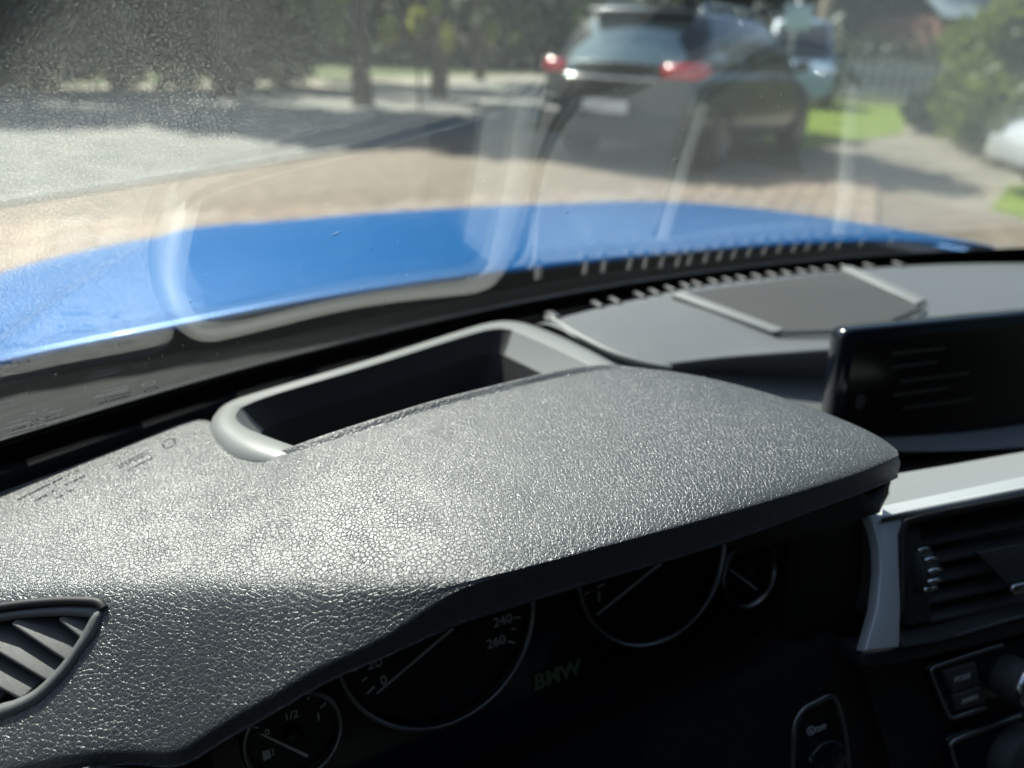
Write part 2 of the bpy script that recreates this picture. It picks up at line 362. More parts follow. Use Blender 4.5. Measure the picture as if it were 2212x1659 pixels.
def shrub(loc, r, h, label, seed, count):
    e = empty('shrub', (loc[0], loc[1], 0)); rnd = random.Random(seed); b = Vector((*loc, 0)); bl = []
    for k in range(10):
        a = rnd.uniform(0, 6.28); q = rnd.uniform(0, .7) * r; c = b + Vector((math.cos(a) * q, math.sin(a) * q, rnd.uniform(.2, .85) * h)); s = rnd.uniform(.3, .5) * r
        bl.append((c, Vector((s, s, s)))); tube('stem', [b, b.lerp(c, .6) + Vector((0, 0, .1)), c], .02, M_BARK, e, 5)
    leaves('foliage', bl, count, .075, M_LEAF3, e, seed + 3); tag(e, label, 'shrub'); return e
shrub((11.2, 6.6), 1.35, 2.0, 'tall light green shrub beside the gravel path at the right', 21, 4200)
shrub((9.9, 5.6), .8, .95, 'small green shrub next to the white car', 22, 1500)

M_LEAFY = leaf_mat('yellow_green_leaf', (.22, .26, .02), (.40, .42, .05), (.55, .55, .05))
yb_ = at_y(905, 150, 13.5); e = empty('sapling', (yb_.x, yb_.y, 0)); b = Vector((yb_.x, yb_.y, 0)); bl = []
tube('trunk', [b, b + ZU * .9, b + ZU * 1.9], lambda t: .03 * (1 - .6 * t), M_BARK, e, 6)
for px, py, r in ((838, 66, .20), (902, 46, .21), (972, 88, .16), (968, 62, .13), (1062, 74, .15), (1112, 82, .10), (940, 12, .14)):
    c = at_y(px, py, 13.5 + random.uniform(-.2, .2)); bl.append((c, Vector((r * .8, r * .8, r * 1.25)))); tube('limb', [b + ZU * 1.0, (b + ZU * 1.2).lerp(c, .6), c], .012, M_BARK, e, 5)
leaves('crown', bl, 900, .06, M_LEAFY, e, 55); tag(e, 'slender sapling with clumps of sunlit yellow leaves across the road', 'tree')
# ================================================================== VEHICLES OUTSIDE
M_TYRE = mat('tyre_rubber', (.022, .022, .022), .85); M_RIM = mat('alloy_rim', (.40, .36, .33), .4, .8)
M_CARGLASS = mat('dark_car_glass', (.012, .016, .018), .04, spec=.6, coat=1.)
M_RED = mat('red_lamp', (.42, .012, .02), .2, coat=1., emit=(1, .02, .03), es=.06)
M_LAMP = mat('clear_headlamp', (.75, .8, .8), .08, .3, coat=1.)
M_CHROME2 = mat('polished_chrome', (.8, .8, .8), .06, 1.)
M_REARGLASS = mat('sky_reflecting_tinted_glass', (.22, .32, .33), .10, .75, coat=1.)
M_BLACKTRIM = mat('black_car_trim', (.015, .015, .016), .5)
def lathe(name, prof, c, ax, m, parent, seg=28):
    ax = ax.normalized(); s = ax.cross(ZU).normalized(); u = s.cross(ax); v = []
    for k in range(seg):
        w = 2 * math.pi * k / seg; d = s * math.cos(w) + u * math.sin(w)
        for (r, t) in prof: v.append(c + d * r + ax * t)
    return mesh(name, v, grid_faces(seg, len(prof), True), m, parent, True)
def vehicle(name, origin, az, L_, Wd, H, belt, paint, label, cat, rear_z=.95, hood=1.0, van=False, sill=.25, wheel=.33, chrome=False):
    """origin = ground point under the middle of the rear bumper; az = heading"""
    e = empty(name, (origin[0], origin[1], 0), 0)
    f = Vector((math.sin(az), math.cos(az), 0)); r = Vector((math.cos(az), -math.sin(az), 0)); o0 = Vector((*origin, 0))
    def P(s, w, z): return o0 + f * s + r * w + ZU * z
    def sect(s, hw, zb, zt, tuck, crown):        # one closed body section, rounded
        q = [(0, zb), (.8 * hw, zb), (.95 * hw, zb + .08), (hw, zb + .28 * (zt - zb)), (hw, zb + .62 * (zt - zb)), (hw * tuck, zt - .05), (hw * tuck * .93, zt), (hw * tuck * .5, zt + crown * .8), (0, zt + crown)]
        return [P(s, w, z) for w, z in q] + [P(s, -w, z) for w, z in reversed(q[1:-1])]
    fz = belt - .12 if not van else belt
    st = [(0.03, .86, .42, rear_z - .02), (0., .92, .34, rear_z), (.10, .97, .28, rear_z + .01), (.45, 1., .24, belt), (1.1, 1., .22, belt), (L_ * .55, 1., .22, belt), (L_ - hood - .1, 1., .22, belt - .02),
          (L_ - hood * .5, .99, .23, fz - .03), (L_ - .28, .96, .24, fz - .12), (L_ - .08, .88, .3, fz - .24), (L_, .74, .38, fz - .34)]
    rows = [sect(s, hw * Wd / 2, zb, zt, .93, .03) for s, hw, zb, zt in st]
    k = len(rows[0]); v = [p for row in rows for p in row]
    fs = [(i * k + j, i * k + (j + 1) % k, (i + 1) * k + (j + 1) % k, (i + 1) * k + j) for i in range(len(rows) - 1) for j in range(k)]
    fs += [tuple(range(k)), tuple(range((len(rows) - 1) * k, len(rows) * k))]
    body = mesh('body', v, fs, paint, e, True); bm = bmesh.new(); bm.from_mesh(body.data); bmesh.ops.recalc_face_normals(bm, faces=bm.faces); bm.to_mesh(body.data); bm.free()
    sub = body.modifiers.new('smooth', 'SUBSURF'); sub.levels = 1; sub.render_levels = 2
    # glasshouse (dark glass) and roof skin
    s0, s1, s2, s3 = .18, .55 if not van else .28, L_ - hood - .75, L_ - hood + .05
    hb, hr = Wd / 2 * .90, Wd / 2 * .72
    gl = [(s0, hb * .93, belt - .03, hb * .93, belt - .02), ]
    A = [P(s0, hb * .92, belt - .04), P(s1, hr, H - .05), P(s2, hr, H - .04), P(s3, hb * .95, belt - .05)]
    B = [P(s0, -hb * .92, belt - .04), P(s1, -hr, H - .05), P(s2, -hr, H - .04), P(s3, -hb * .95, belt - .05)]
    mr = P((s1 + s2) / 2, hr * 1.0, H - .02)
    side_r = slab('side_window', [P(s0 + .42, hb, belt - .02), P(s1 + .28, hr * 1.01, H - .09), P(s2 - .02, hr * 1.01, H - .09), P(s3 - .22, hb, belt - .03)], (r * .9 + ZU * .3), .02, M_CARGLASS, e)
    side_l = slab('side_window', [P(s0 + .42, -hb, belt - .02), P(s1 + .28, -hr * 1.01, H - .09), P(s2 - .02, -hr * 1.01, H - .09), P(s3 - .22, -hb, belt - .03)], (-r * .9 + ZU * .3), .02, M_CARGLASS, e)
    # shell of the cabin in paint, slightly inside the panes
    def ring(sb, st_, hb_, hr_, inn): return None
    def cabrow(t):                              # t 0..1 along the cabin: bottom s, top s
        sb = s0 + (s3 - s0) * t; stp = s1 + (s2 - s1) * t
        zt = H - .05 + .05 * math.sin(math.pi * min(max(t, 0), 1))
        hb_, hr_ = hb * .985, hr * .985
        return [P(sb, hb_, belt - .06), P((sb + stp) / 2, (hb_ + hr_) / 2 * 1.015, (belt + H) / 2), P(stp, hr_, zt - .03), P(stp, hr_ * .86, zt + .005), P(stp, 0, zt + .035),
                P(stp, -hr_ * .86, zt + .005), P(stp, -hr_, zt - .03), P((sb + stp) / 2, -(hb_ + hr_) / 2 * 1.015, (belt + H) / 2), P(sb, -hb_, belt - .06)]
    T = 9; rows = [cabrow(t / (T - 1)) for t in range(T)]; kk = len(rows[0])
    cab = mesh('cabin', [p for q in rows for p in q], grid_faces(T, kk) + [tuple(range(kk)), tuple(range((T - 1) * kk, T * kk))], paint, e, True)
    bm = bmesh.new(); bm.from_mesh(cab.data); bmesh.ops.recalc_face_normals(bm, faces=bm.faces); bm.to_mesh(cab.data); bm.free()
    rw_n = (-f * (H - belt) + ZU * (s1 - s0)).normalized()
    rw = []                                       # curved rear pane
    for i in range(9):
        a = -1 + 2 * i / 8
        for t in (0.1, .35, .6, .88):
            hw = (hb * .93 * (1 - t) + hr * .95 * t) * .9
            rw.append(P(s0 + (s1 - s0) * t - .018 - .05 * (1 - a * a), a * hw, belt - .05 + (H - belt) * t))
    rear = mesh('rear_window', rw, grid_faces(9, 4), M_REARGLASS, e, True)
    ws = []
    for i in range(9):
        a = -1 + 2 * i / 8
        for t in (0.1, .5, .9):
            hw = (hb * .93 * (1 - t) + hr * .95 * t) * .92
            ws.append(P(s3 + (s2 - s3) * t + .02 + .05 * (1 - a * a), a * hw, belt - .05 + (H - belt) * t))
    mesh('front_window', ws, grid_faces(9, 3), M_CARGLASS, e, True)
    sp = box('roof_spoiler', P(s1 - .07, 0, H - .035), r * hr * .86, f * .13 - ZU * .012, ZU * .018 + f * .005, paint, e, .012)
    for sgn in (-1, 1):
        for s in (L_ * .2, L_ - hood * .72):
            c = P(s, sgn * (Wd / 2 - .10), wheel)
            w_ = lathe('wheel', [(.0, -.08), (wheel * .62, -.09), (wheel * .66, -.1), (wheel * .93, -.105), (wheel, -.07), (wheel, .07), (wheel * .93, .105), (wheel * .66, .1), (wheel * .62, .08), (wheel * .2, .05), (0, .06)], c, r * sgn, M_TYRE, e)
            rm = lathe('rim', [(wheel * .64, .103), (wheel * .55, .06), (wheel * .3, .075), (0.0, .085)], c, r * sgn, M_RIM, w_)
            for q in range(5):
                w = q * 2 * math.pi / 5; d = f * math.cos(w) + ZU * math.sin(w); d2 = f * -math.sin(w) + ZU * math.cos(w)
                box('spoke', c + r * sgn * .094 + d * wheel * .36, d * wheel * .26, d2 * wheel * .07, r * sgn * .014, M_RIM, w_)
            box('wheel_arch', P(s, sgn * (Wd / 2 - .004), wheel * 2.06), f * wheel * .9, r * .016, ZU * .018, M_BLACKTRIM, e, .01)
        # tail lamp wraps round the corner
        lp = [P(.02, sgn * Wd * .30, rear_z - .10), P(-.005, sgn * Wd * .40, rear_z - .09), P(.10, sgn * Wd * .478, rear_z - .10), P(.34, sgn * Wd * .496, rear_z - .04)]
        hp = [P(.03, sgn * Wd * .30, rear_z + .02), P(.02, sgn * Wd * .40, rear_z + .03), P(.12, sgn * Wd * .466, rear_z + .04), P(.30, sgn * Wd * .485, rear_z + .03)]
        off = -f * .02 + r * sgn * .012
        lo = smooth_line(lp, 3); hi = smooth_line(hp, 3)
        t_ = mesh('tail_lamp', [p + off for a, b in zip(lo, hi) for p in (a, a.lerp(b, .5) + off * .3, b)], grid_faces(len(lo), 3), M_RED, e, True)
        sm_ = t_.modifiers.new('depth', 'SOLIDIFY'); sm_.thickness = .03; sm_.offset = 0
        hl = [P(L_ - .10, sgn * Wd * .25, fz - .36), P(L_ - .16, sgn * Wd * .38, fz - .33), P(L_ - .38, sgn * Wd * .485, fz - .28)]
        hh = [P(L_ - .13, sgn * Wd * .25, fz - .25), P(L_ - .22, sgn * Wd * .38, fz - .20), P(L_ - .44, sgn * Wd * .475, fz - .16)]
        off = f * .05 + r * sgn * .02
        lo = smooth_line(hl, 3); hi = smooth_line(hh, 3)
        h_ = mesh('headlamp', [p + off for a, b in zip(lo, hi) for p in (a, a.lerp(b, .5) + off * .4, b)], grid_faces(len(lo), 3), M_LAMP, e, True)
        sm_ = h_.modifiers.new('depth', 'SOLIDIFY'); sm_.thickness = .04; sm_.offset = 0
        box('wing_mirror', P(L_ - hood - .35, sgn * (Wd / 2 + .07), belt + .05), r * .09, f * .05, ZU * .06, paint, e, .03)
        box('door_handle', P(L_ * .45, sgn * (Wd / 2 + .004), belt - .16), f * .09, r * .012, ZU * .012, paint, e, .008)
    if chrome:  # rails and strip added so curved chrome gives sun glints
        for sgn in (-1, 1): tube('glint_rail', smooth_line([P(s1 + a, sgn * hr * .86, H + b) for a, b in ((.10, -.03), (.16, .02), (.3, .045), (.9, .06), (s2 - s1 - .3, .045), (s2 - s1 - .12, -.02))], 5), .018, M_CHROME2, e)
        tube('glint_strip', smooth_line([P(-.035 - .045 * (1 - (a / .6) ** 2), a, rear_z - .12) for a in (-.55, -.3, 0, .3, .55)], 4), .014, M_CHROME2, e)
    box('rear_bumper', P(.0, 0, .43), r * Wd * .44, f * .07, ZU * .13, M_BLACKTRIM, e, .04)
    box('front_bumper', P(L_ - .03, 0, .42), r * Wd * .38, f * .07, ZU * .12, paint, e, .04)
    box('number_plate', P(-.085, 0, .62), r * .26, f * .008, ZU * .056, mat('plate_white', (.7, .7, .68), .5), e, .004)
    tag(e, label, cat); return e
M_CARBLK = mat('dark_grey_car_paint', (.035, .040, .042), .32, .3, coat=1.)
hz = R_(64); cr_ = Vector((4.72, 5.62)); mid = cr_ + Vector((-math.cos(hz), math.sin(hz))) * .9
vehicle('parked_hatchback', mid, hz, 4.2, 1.8, 1.52, 1.0, M_CARBLK, 'dark grey hatchback with red tail lamps parked beyond the tan paving', 'car', rear_z=1.0, chrome=True)
M_WHITE = mat('white_car_paint', (.72, .74, .74), .3, coat=1.)
vehicle('white_car', (10.8, 1.45), R_(-52), 4.3, 1.8, 1.46, .95, M_WHITE, 'white car at the right edge beside the small shrub', 'car', rear_z=.9)
M_VAN = mat('pale_blue_van_paint', (.33, .47, .62), .3, coat=1.)
vehicle('parked_van', (18.2, 17.6), R_(222), 4.8, 1.9, 2.15, 1.15, M_VAN, 'pale blue van parked behind the hatchback under the trees', 'van', rear_z=1.3, hood=.7, van=True)

# ================================================================== STREET FURNITURE AND HOUSE
M_POST = mat('galvanised_post', (.38, .40, .40), .5, .5); M_WOODP = mat('weathered_wood', (.42, .30, .17), .8)
pp = ground(1690, 205); e = empty('sign_post', (pp.x * .62, pp.y * .62, 0)); b = Vector((pp.x * .62, pp.y * .62, 0))
tube('pole', [b, b + ZU * 2.3], .045, M_POST, e)
box('sign_panel', b + ZU * 1.95 + Vector((-.03, -.055, 0)), Vector((.28, -.1, 0)), Vector((.006, .016, 0)), ZU * .24, mat('pale_blue_sign', (.42, .55, .66), .4), e, .006)
tag(e, 'grey sign post with a pale blue panel beyond the hatchback', 'sign')
e = empty('lamp_post', (17.2, 15.6, 0)); tube('pole', [Vector((17.2, 15.6, 0)), Vector((17.2, 15.6, 4.2))], lambda t: .16 - .05 * t, M_WOODP, e); tube('base', [Vector((17.2, 15.6, 0)), Vector((17.2, 15.6, .25))], .22, M_POST, e)
tag(e, 'ochre wooden pole standing right of the sign post', 'pole')
M_PICKET = mat('white_fence_paint', (.62, .63, .60), .6)
e = empty('picket_fence', (22, 17.3, 0)); A = Vector((16.8, 18.4, 0)); B = Vector((29.5, 16.0, 0)); D = (B - A).normalized(); Nn = Vector((-D.y, D.x, 0)); k = int((B - A).length / .42)
for z in (.35, .95): box('rail', (A + B) / 2 + ZU * z + Nn * .03, D * (B - A).length / 2, Nn * .02, ZU * .04, M_PICKET, e)
for i in range(k + 1):
    p = A + D * i * .42
    mesh('picket', [p + D * a + ZU * z - Nn * q for q in (.0, .022) for a, z in ((-.07, .06), (.07, .06), (.07, 1.15), (0, 1.27), (-.07, 1.15))], [(0, 1, 2, 3, 4), (9, 8, 7, 6, 5)] + [(j, j + 5, (j + 1) % 5 + 5, (j + 1) % 5) for j in range(5)], M_PICKET, e)
tag(e, 'white picket fence in front of the dark hedge', 'fence')
c = Vector((19.5, 12.6, 0)); e = empty('utility_box', c)
box('cabinet', c + ZU * .3, Vector((.26, -.2, 0)), Vector((.12, .16, 0)), ZU * .3, mat('grey_cabinet', (.45, .46, .44), .6), e, .02); box('lid', c + ZU * .625, Vector((.29, -.22, 0)), Vector((.14, .18, 0)), ZU * .025, mat('pale_lid', (.62, .62, .58), .5), e, .01)
tag(e, 'small grey utility box with a pale lid near the low hedge', 'box')
M_WALL = mat('red_brick_wall', (.30, .15, .11), .9); mottle(M_WALL, (.24, .11, .08), (.36, .2, .15), 3.)
e = empty('house', (38.5, 24, 0)); hx = Vector((.94, -.34, 0)); hy = Vector((.34, .94, 0)); c = Vector((38.5, 24, 0))
box('wall', c + ZU * 1.6, hx * 5.5, hy * 3.5, ZU * 1.6, M_WALL, e)
rf = mesh('roof', [c + hx * a + hy * b + ZU * z for a in (-5.9, 5.9) for b, z in ((-3.9, 3.1), (0, 5.4), (3.9, 3.1), (0, 5.2))], [(0, 1, 5, 4), (1, 2, 6, 5), (0, 4, 7, 3), (2, 3, 7, 6), (0, 3, 2, 1), (4, 5, 6, 7)], mat('pale_slate_roof', (.34, .42, .46), .5), e)
for a in (-3.6, -1., 2.4):
    w_ = box('window', c + hx * a - hy * 3.51 + ZU * 1.7, hx * .7, hy * .04, ZU * .6, M_PICKET, e); box('pane', c + hx * a - hy * 3.56 + ZU * 1.7, hx * .6, hy * .01, ZU * .5, M_CARGLASS, w_)
box('door', c + hx * .8 - hy * 3.52 + ZU * 1.0, hx * .45, hy * .04, ZU * 1.0, mat('white_door', (.6, .6, .58), .5), e)
tag(e, 'red brick house with a pale roof far behind the picket fence', 'house')

# ================================================================== THE BLUE CAR WE SIT IN
car = empty('blue_car', (.533, .6, 0))
tag(car, 'blue car seen from the driver seat over its sunlit black leather dashboard', 'car')
# ---- windshield, curved in both directions
SL = R_(34.7); YB, CX, CY = .5310, .35, .5
def gy(x, z):                              # z relative to the phone, metres
    u = x - .533; dz = z + .198
    return YB - CX * u * u - dz / math.tan(SL) - CY * dz * dz
def gp(x, z): return Vector((x, gy(x, z), CAM_H + z))
def gn(x, z):
    u = x - .533; return Vector((-2 * CX * u, -1, -(1 / math.tan(SL) + 2 * CY * (z + .198)))).normalized()    # towards the cabin
NX, NZ = 60, 40; xs = [-.25 + 1.56 * i / (NX - 1) for i in range(NX)]; zs = [-.235 + .375 * j / (NZ - 1) for j in range(NZ)]
vi = [gp(x, z) for x in xs for z in zs]; vo = [gp(x, z) - gn(x, z) * .005 for x in xs for z in zs]
fi = grid_faces(NX, NZ); k = len(vi)
rim = [i * NZ for i in range(NX)] + [(NX - 1) * NZ + j for j in range(1, NZ)] + [i * NZ + NZ - 1 for i in range(NX - 2, -1, -1)] + [j for j in range(NZ - 2, 0, -1)]
fs = [q for q in fi] + [tuple(a + k for a in reversed(q)) for q in fi] + [(rim[i], rim[i] + k, rim[(i + 1) % len(rim)] + k, rim[(i + 1) % len(rim)]) for i in range(len(rim))]
glass = mesh('windshield', vi + vo, fs, M_GLASS, car, True); tag(glass, 'windshield mirroring the sunlit dashboard')
bm = bmesh.new(); bm.from_mesh(glass.data); bmesh.ops.recalc_face_normals(bm, faces=bm.faces); bm.to_mesh(glass.data); bm.free()
def frit_top(x):
    u = x - .533; return -.190 + .010 * min(1., (u / .5) ** 2)
v = []
NF = 90
for i in range(NF):
    x = -.245 + 1.55 * i / (NF - 1); t = frit_top(x)
    for j in range(7):
        z = -.232 + (t + .232) * j / 6; v.append(gp(x, z) + gn(x, z) * .0012)
fr_ = mesh('frit_band', v, grid_faces(NF, 7), M_FRIT, glass, True); s_ = fr_.modifiers.new('depth', 'SOLIDIFY'); s_.thickness = .0006; s_.offset = 0
tag(fr_, 'black printed band along the foot of the windshield')
# maker's marks printed on the lower left of the glass (illegible lines and a ring)
rnd = random.Random(3); v = []; f = []
def glass_hit(px, py):
    d = ray(px, py); lo, hi = 0., 2.
    for _ in range(50):
        m_ = (lo + hi) / 2; p = d * m_
        if p.y - gy(p.x, p.z) > 0: hi = m_
        else: lo = m_
    p = d * lo; return p.x, p.z
def sun_hit(P):                            # point of the glass through which the sun reaches P
    lo, hi = 0., .3
    for _ in range(40):
        m_ = (lo + hi) / 2; q = P + S2 * m_
        if q.y - gy(q.x, q.z - CAM_H) > 0: hi = m_
        else: lo = m_
    q = P + S2 * lo; return q.x, q.z - CAM_H
def mark(px, py, w, h):
    x, z = sun_hit(at_z(px, py, -201)); k = len(v); v.extend([gp(x + a, z + b) + gn(x, z) * .0018 for a, b in ((0, 0), (w, 0), (w, h), (0, h))]); f.append((k, k + 1, k + 2, k + 3))
for (ax, ay, bx, by, n_) in ((42, 1094, 175, 1028, 16), (80, 1108, 205, 1045, 13), (130, 1112, 168, 1092, 4), (262, 1040, 330, 1006, 8), (268, 1048, 338, 1012, 9), (290, 1060, 345, 1030, 7), (430, 972, 440, 966, 2)):
    for q in range(n_):
        if rnd.random() < .85: mark(ax + (bx - ax) * q / n_, ay + (by - ay) * q / n_, rnd.uniform(.0008, .0018), rnd.uniform(.0008, .0014))
cxx, czz = sun_hit(at_z(375, 990, -200)); k = len(v)
for i in range(24):
    a = i * math.tau / 24
    for r in (.0034, .0027): v.append(gp(cxx + math.cos(a) * r, czz + math.sin(a) * r) + gn(cxx, czz) * .0018)
f += [(k + 2 * i, k + 2 * ((i + 1) % 24), k + 2 * ((i + 1) % 24) + 1, k + 2 * i + 1) for i in range(24)]
mk = mesh('glass_marking', v, f, mat('print_on_glass', (.05, .07, .10), .6), glass)
# dust on the inside of the glass
v = []; f = []
for i in range(420):
    x, z = rnd.uniform(-.1, .95), rnd.uniform(-.15, .06); s = rnd.uniform(.00012, .0003); l = s * (rnd.uniform(3, 9) if rnd.random() < .08 else 1.)
    a = rnd.uniform(.4, 1.0); n_ = gn(x, z); ex = Vector((math.cos(a), 0, math.sin(a))); ex = (ex - n_ * ex.dot(n_)).normalized(); ey = n_.cross(ex); c = gp(x, z) + n_ * .0004; k = len(v)
    v += [c - ex * l, c + ey * s, c + ex * l, c - ey * s, c + n_ * s]; f += [(k, k + 1, k + 4), (k + 1, k + 2, k + 4), (k + 2, k + 3, k + 4), (k + 3, k, k + 4)]
tag(mesh('dust_specks', v, f, mat('pale_dust', (.75, .75, .72), .9), glass), kind='stuff')

# ---- bonnet, wings, cowl
def bz(u, y):
    t = (y - .62) / 1.05; z = -.215 - .065 * t - .11 * t ** 3 - .05 * u * u - .10 * u ** 4
    for sg in (-1, 1):
        u0 = sg * (.70 - .31 * (y - .62)); d = (u - u0) * sg
        z += .007 * math.exp(-(d / .018) ** 2) if d > 0 else .007 * math.exp(-(d / .10) ** 2)
    return z
def sheet(name, u0, u1, nu, y0, y1, ny, m, fold=.012, parent=car):
    v = []
    for i in range(nu):
        u = u0 + (u1 - u0) * i / (nu - 1)
        for j in range(ny):
            t = j / (ny - 1); yf = y1 - .22 * (u / .9) ** 2; y = y0 + (yf - y0) * t - .015 * (u / .75) ** 2 * (1 - t)
            z = bz(u, y); e_ = 0
            if i in (0, nu - 1) or j in (0, ny - 1): e_ = fold
            v.append(Vector((.533 + u, y, CAM_H + z - e_)))
    o = mesh(name, v, grid_faces(nu, ny), m, parent, True); s_ = o.modifiers.new('depth', 'SOLIDIFY'); s_.thickness = .004; s_.offset = -1; return o
tag(sheet('bonnet', -.745, .745, 150, .68, 1.70, 70, M_BLUE, .0006), 'glossy blue bonnet with a raised crease on each side')
for a, b in ((-.92, -.752), (.752, .92)): sheet('wing', a, b, 24, .40, 1.62, 60, M_BLUE)
mesh('nose_panel', [Vector((.533 + u, 1.705 - .22 * (u / .9) ** 2 + .02 * q, CAM_H + bz(u, 1.70 - .22 * (u / .9) ** 2) - .012 - .42 * q)) for u in [-.9 + .1 * i for i in range(19)] for q in (0, .3, 1)], grid_faces(19, 3), M_BLUE, car, True)
v = []
for u in [-.93 + .062 * i for i in range(31)]:
    g = gy(.533 + u, -.24)
    v += [Vector((.533 + u, y, CAM_H + z)) for y, z in ((g - .012, -.60), (g - .010, -.234), (g + .03, -.246), (max(.60, g + .06), -.268), (.70, bz(u, .70) - .035), (.84, bz(u, .84) - .03))]
mesh('cowl_panel', v, grid_faces(31, 6), mat('black_cowl_plastic', (.004, .004, .0045), .6, spec=.3), car, True)
# ---- cabin shell behind the phone (roof lining, doors, seats): keeps the cabin as dark as a real one
v = []
for i in range(21):
    x = -.23 + 1.526 * i / 20; u = x - .533
    for j in range(14):
        t = j / 13; y = gy(x, .14) + .01 - 1.75 * t; z = CAM_H + .14 + .10 * math.sin(min(1, t * 1.6) * math.pi / 2) - .10 * t * t - .10 * (abs(u) / .76) ** 3
        v.append(Vector((x, y, z)))
rf = mesh('roof', v, grid_faces(21, 14), M_HEAD, car, True); s_ = rf.modifiers.new('depth', 'SOLIDIFY'); s_.thickness = .03; s_.offset = 1
for sx in (-1, 1):
    x0 = .533 + sx * .80
    box('door_panel', (x0, -.45, .55), (.05, 0, 0), (0, 1.05, 0), (0, 0, .28), M_PLAST, car, .03)
    tube('pillar', [Vector((.533 + sx * .79, gy(.533 + sx * .79, -.24) - .02, .84)), gp(.533 + sx * .765, -.05) + Vector((0, -.01, 0)), gp(.533 + sx * .75, .13) + Vector((0, -.03, 0))], .045, M_HEAD, car, 10)
    box('seat_back', (.533 + sx * .376, -.62, .75), (.24, 0, 0), (0, .06, -.02), (0, .08, .33), M_PLAST, car, .06)
for sx in (-1, 1):
    slab('side_window', [Vector((.533 + sx * .79, .18, .84)), Vector((.533 + sx * .79, -1.35, .84)), Vector((.533 + sx * .70, -1.1, 1.22)), Vector((.533 + sx * .70, -.1, 1.22))], Vector((sx, 0, .2)), .004, M_TINT, car)
slab('rear_window', [Vector((-.1, -1.75, .95)), Vector((1.17, -1.75, .95)), Vector((1.1, -1.45, 1.25)), Vector((-.03, -1.45, 1.25))], Vector((0, -1, .6)), .004, M_TINT, car)
box('rear_bench', (.533, -1.45, .72), (.70, 0, 0), (0, .09, 0), (0, .05, .36), M_PLAST, car, .06)
box('floor', (.533, -.5, .28), (.85, 0, 0), (0, 1.2, 0), (0, 0, .02), M_DARK, car)
box('dash_light_block', (.533, .41, .715), (.80, 0, 0), (0, .105, 0), (0, 0, .115), M_DARK, car)  # unseen box added to keep sun from leaking under the dash
box('bulkhead', (.533, .56, .56), (.84, 0, 0), (0, .02, 0), (0, 0, .26), M_DARK, car)

# ---- leather dashboard skin with the instrument hood
def slope_z(pc, px, py, deg):              # foot point on the pixel's line of sight, reached from the crest at a given slope
    best = None
    for k in range(400):
        P = at_z(px, py, (pc.z - CAM_H) * 1000 - .25 * k)
        h = math.hypot(P.x - pc.x, P.y - pc.y); dz = pc.z - P.z
        a = math.degrees(math.atan2(dz, (pc.y - P.y) if abs(P.y - pc.y) > 1e-9 else 1e-9))
        e_ = abs(a - deg)
        if best is None or e_ < best[0]: best = (e_, P)
    return best[1]
cols = [  # far px, z | crest px, z | foot px, slope | hem px, slope
    ((-420, 1225, -212), (-420, 1390, -214), (-420, 1790), 34, (-420, 1830)),
    ((-200, 1135, -207), (-200, 1322, -205), (-200, 1715), 34, (-200, 1755)),
    ((0, 1062, -203), (0, 1292, -198), (0, 1662), 35, (0, 1700)),
    ((150, 1008, -201), (150, 1278, -193), (170, 1626), 38, (172, 1662)),
    ((300, 952, -199), (280, 1268, -189), (300, 1619), 42, (302, 1650)),
    ((440, 895, -198), (380, 1265, -186), (384, 1625), 45, (388, 1662)),
    ((495, 950, -193), (480, 1263, -182), (476, 1562), 48, (484, 1600)),
    ((575, 982, -184), (600, 1262, -178.5), (578, 1508), 49, (588, 1545)),
    ((650, 974, -174), (720, 1260, -175), (691, 1440), 52, (703, 1474)),
    ((800, 925, -168), (850, 1257, -172.5), (827, 1384), 56, (842, 1418)),
    ((950, 878, -165.5), (955, 1250, -170.5), (945, 1302), 60, (960, 1362)),
    ((1050, 853, -164.5), (1045, 1240, -169.5), (1025, 1262), 66, (1050, 1330)),
    ((1150, 828, -164), (1130, 1221, -169), (1132, 1238), 82, (1145, 1302)),
    ((1300, 797, -163.5), (1290, 1179, -168.5), (1292, 1195), 86, (1300, 1253)),
    ((1420, 795, -163.5), (1440, 1139, -168), (1443, 1155), 88, (1445, 1212)),
    ((1560, 821, -163.5), (1600, 1095, -168), (1603, 1110), 88, (1605, 1162)),
    ((1700, 860, -164), (1740, 1055, -168), (1743, 1070), 88, (1745, 1108)),
    ((1820, 905, -165), (1850, 1022, -168.5), (1853, 1036), 88, (1855, 1068)),
    ((1900, 942, -166.5), (1913, 1000, -169), (1917, 1014), 88, (1913, 1044)),
    ((1937, 972, -169), (1941, 986, -170), (1945, 1000), 88, (1938, 1032))]
ctrl = []
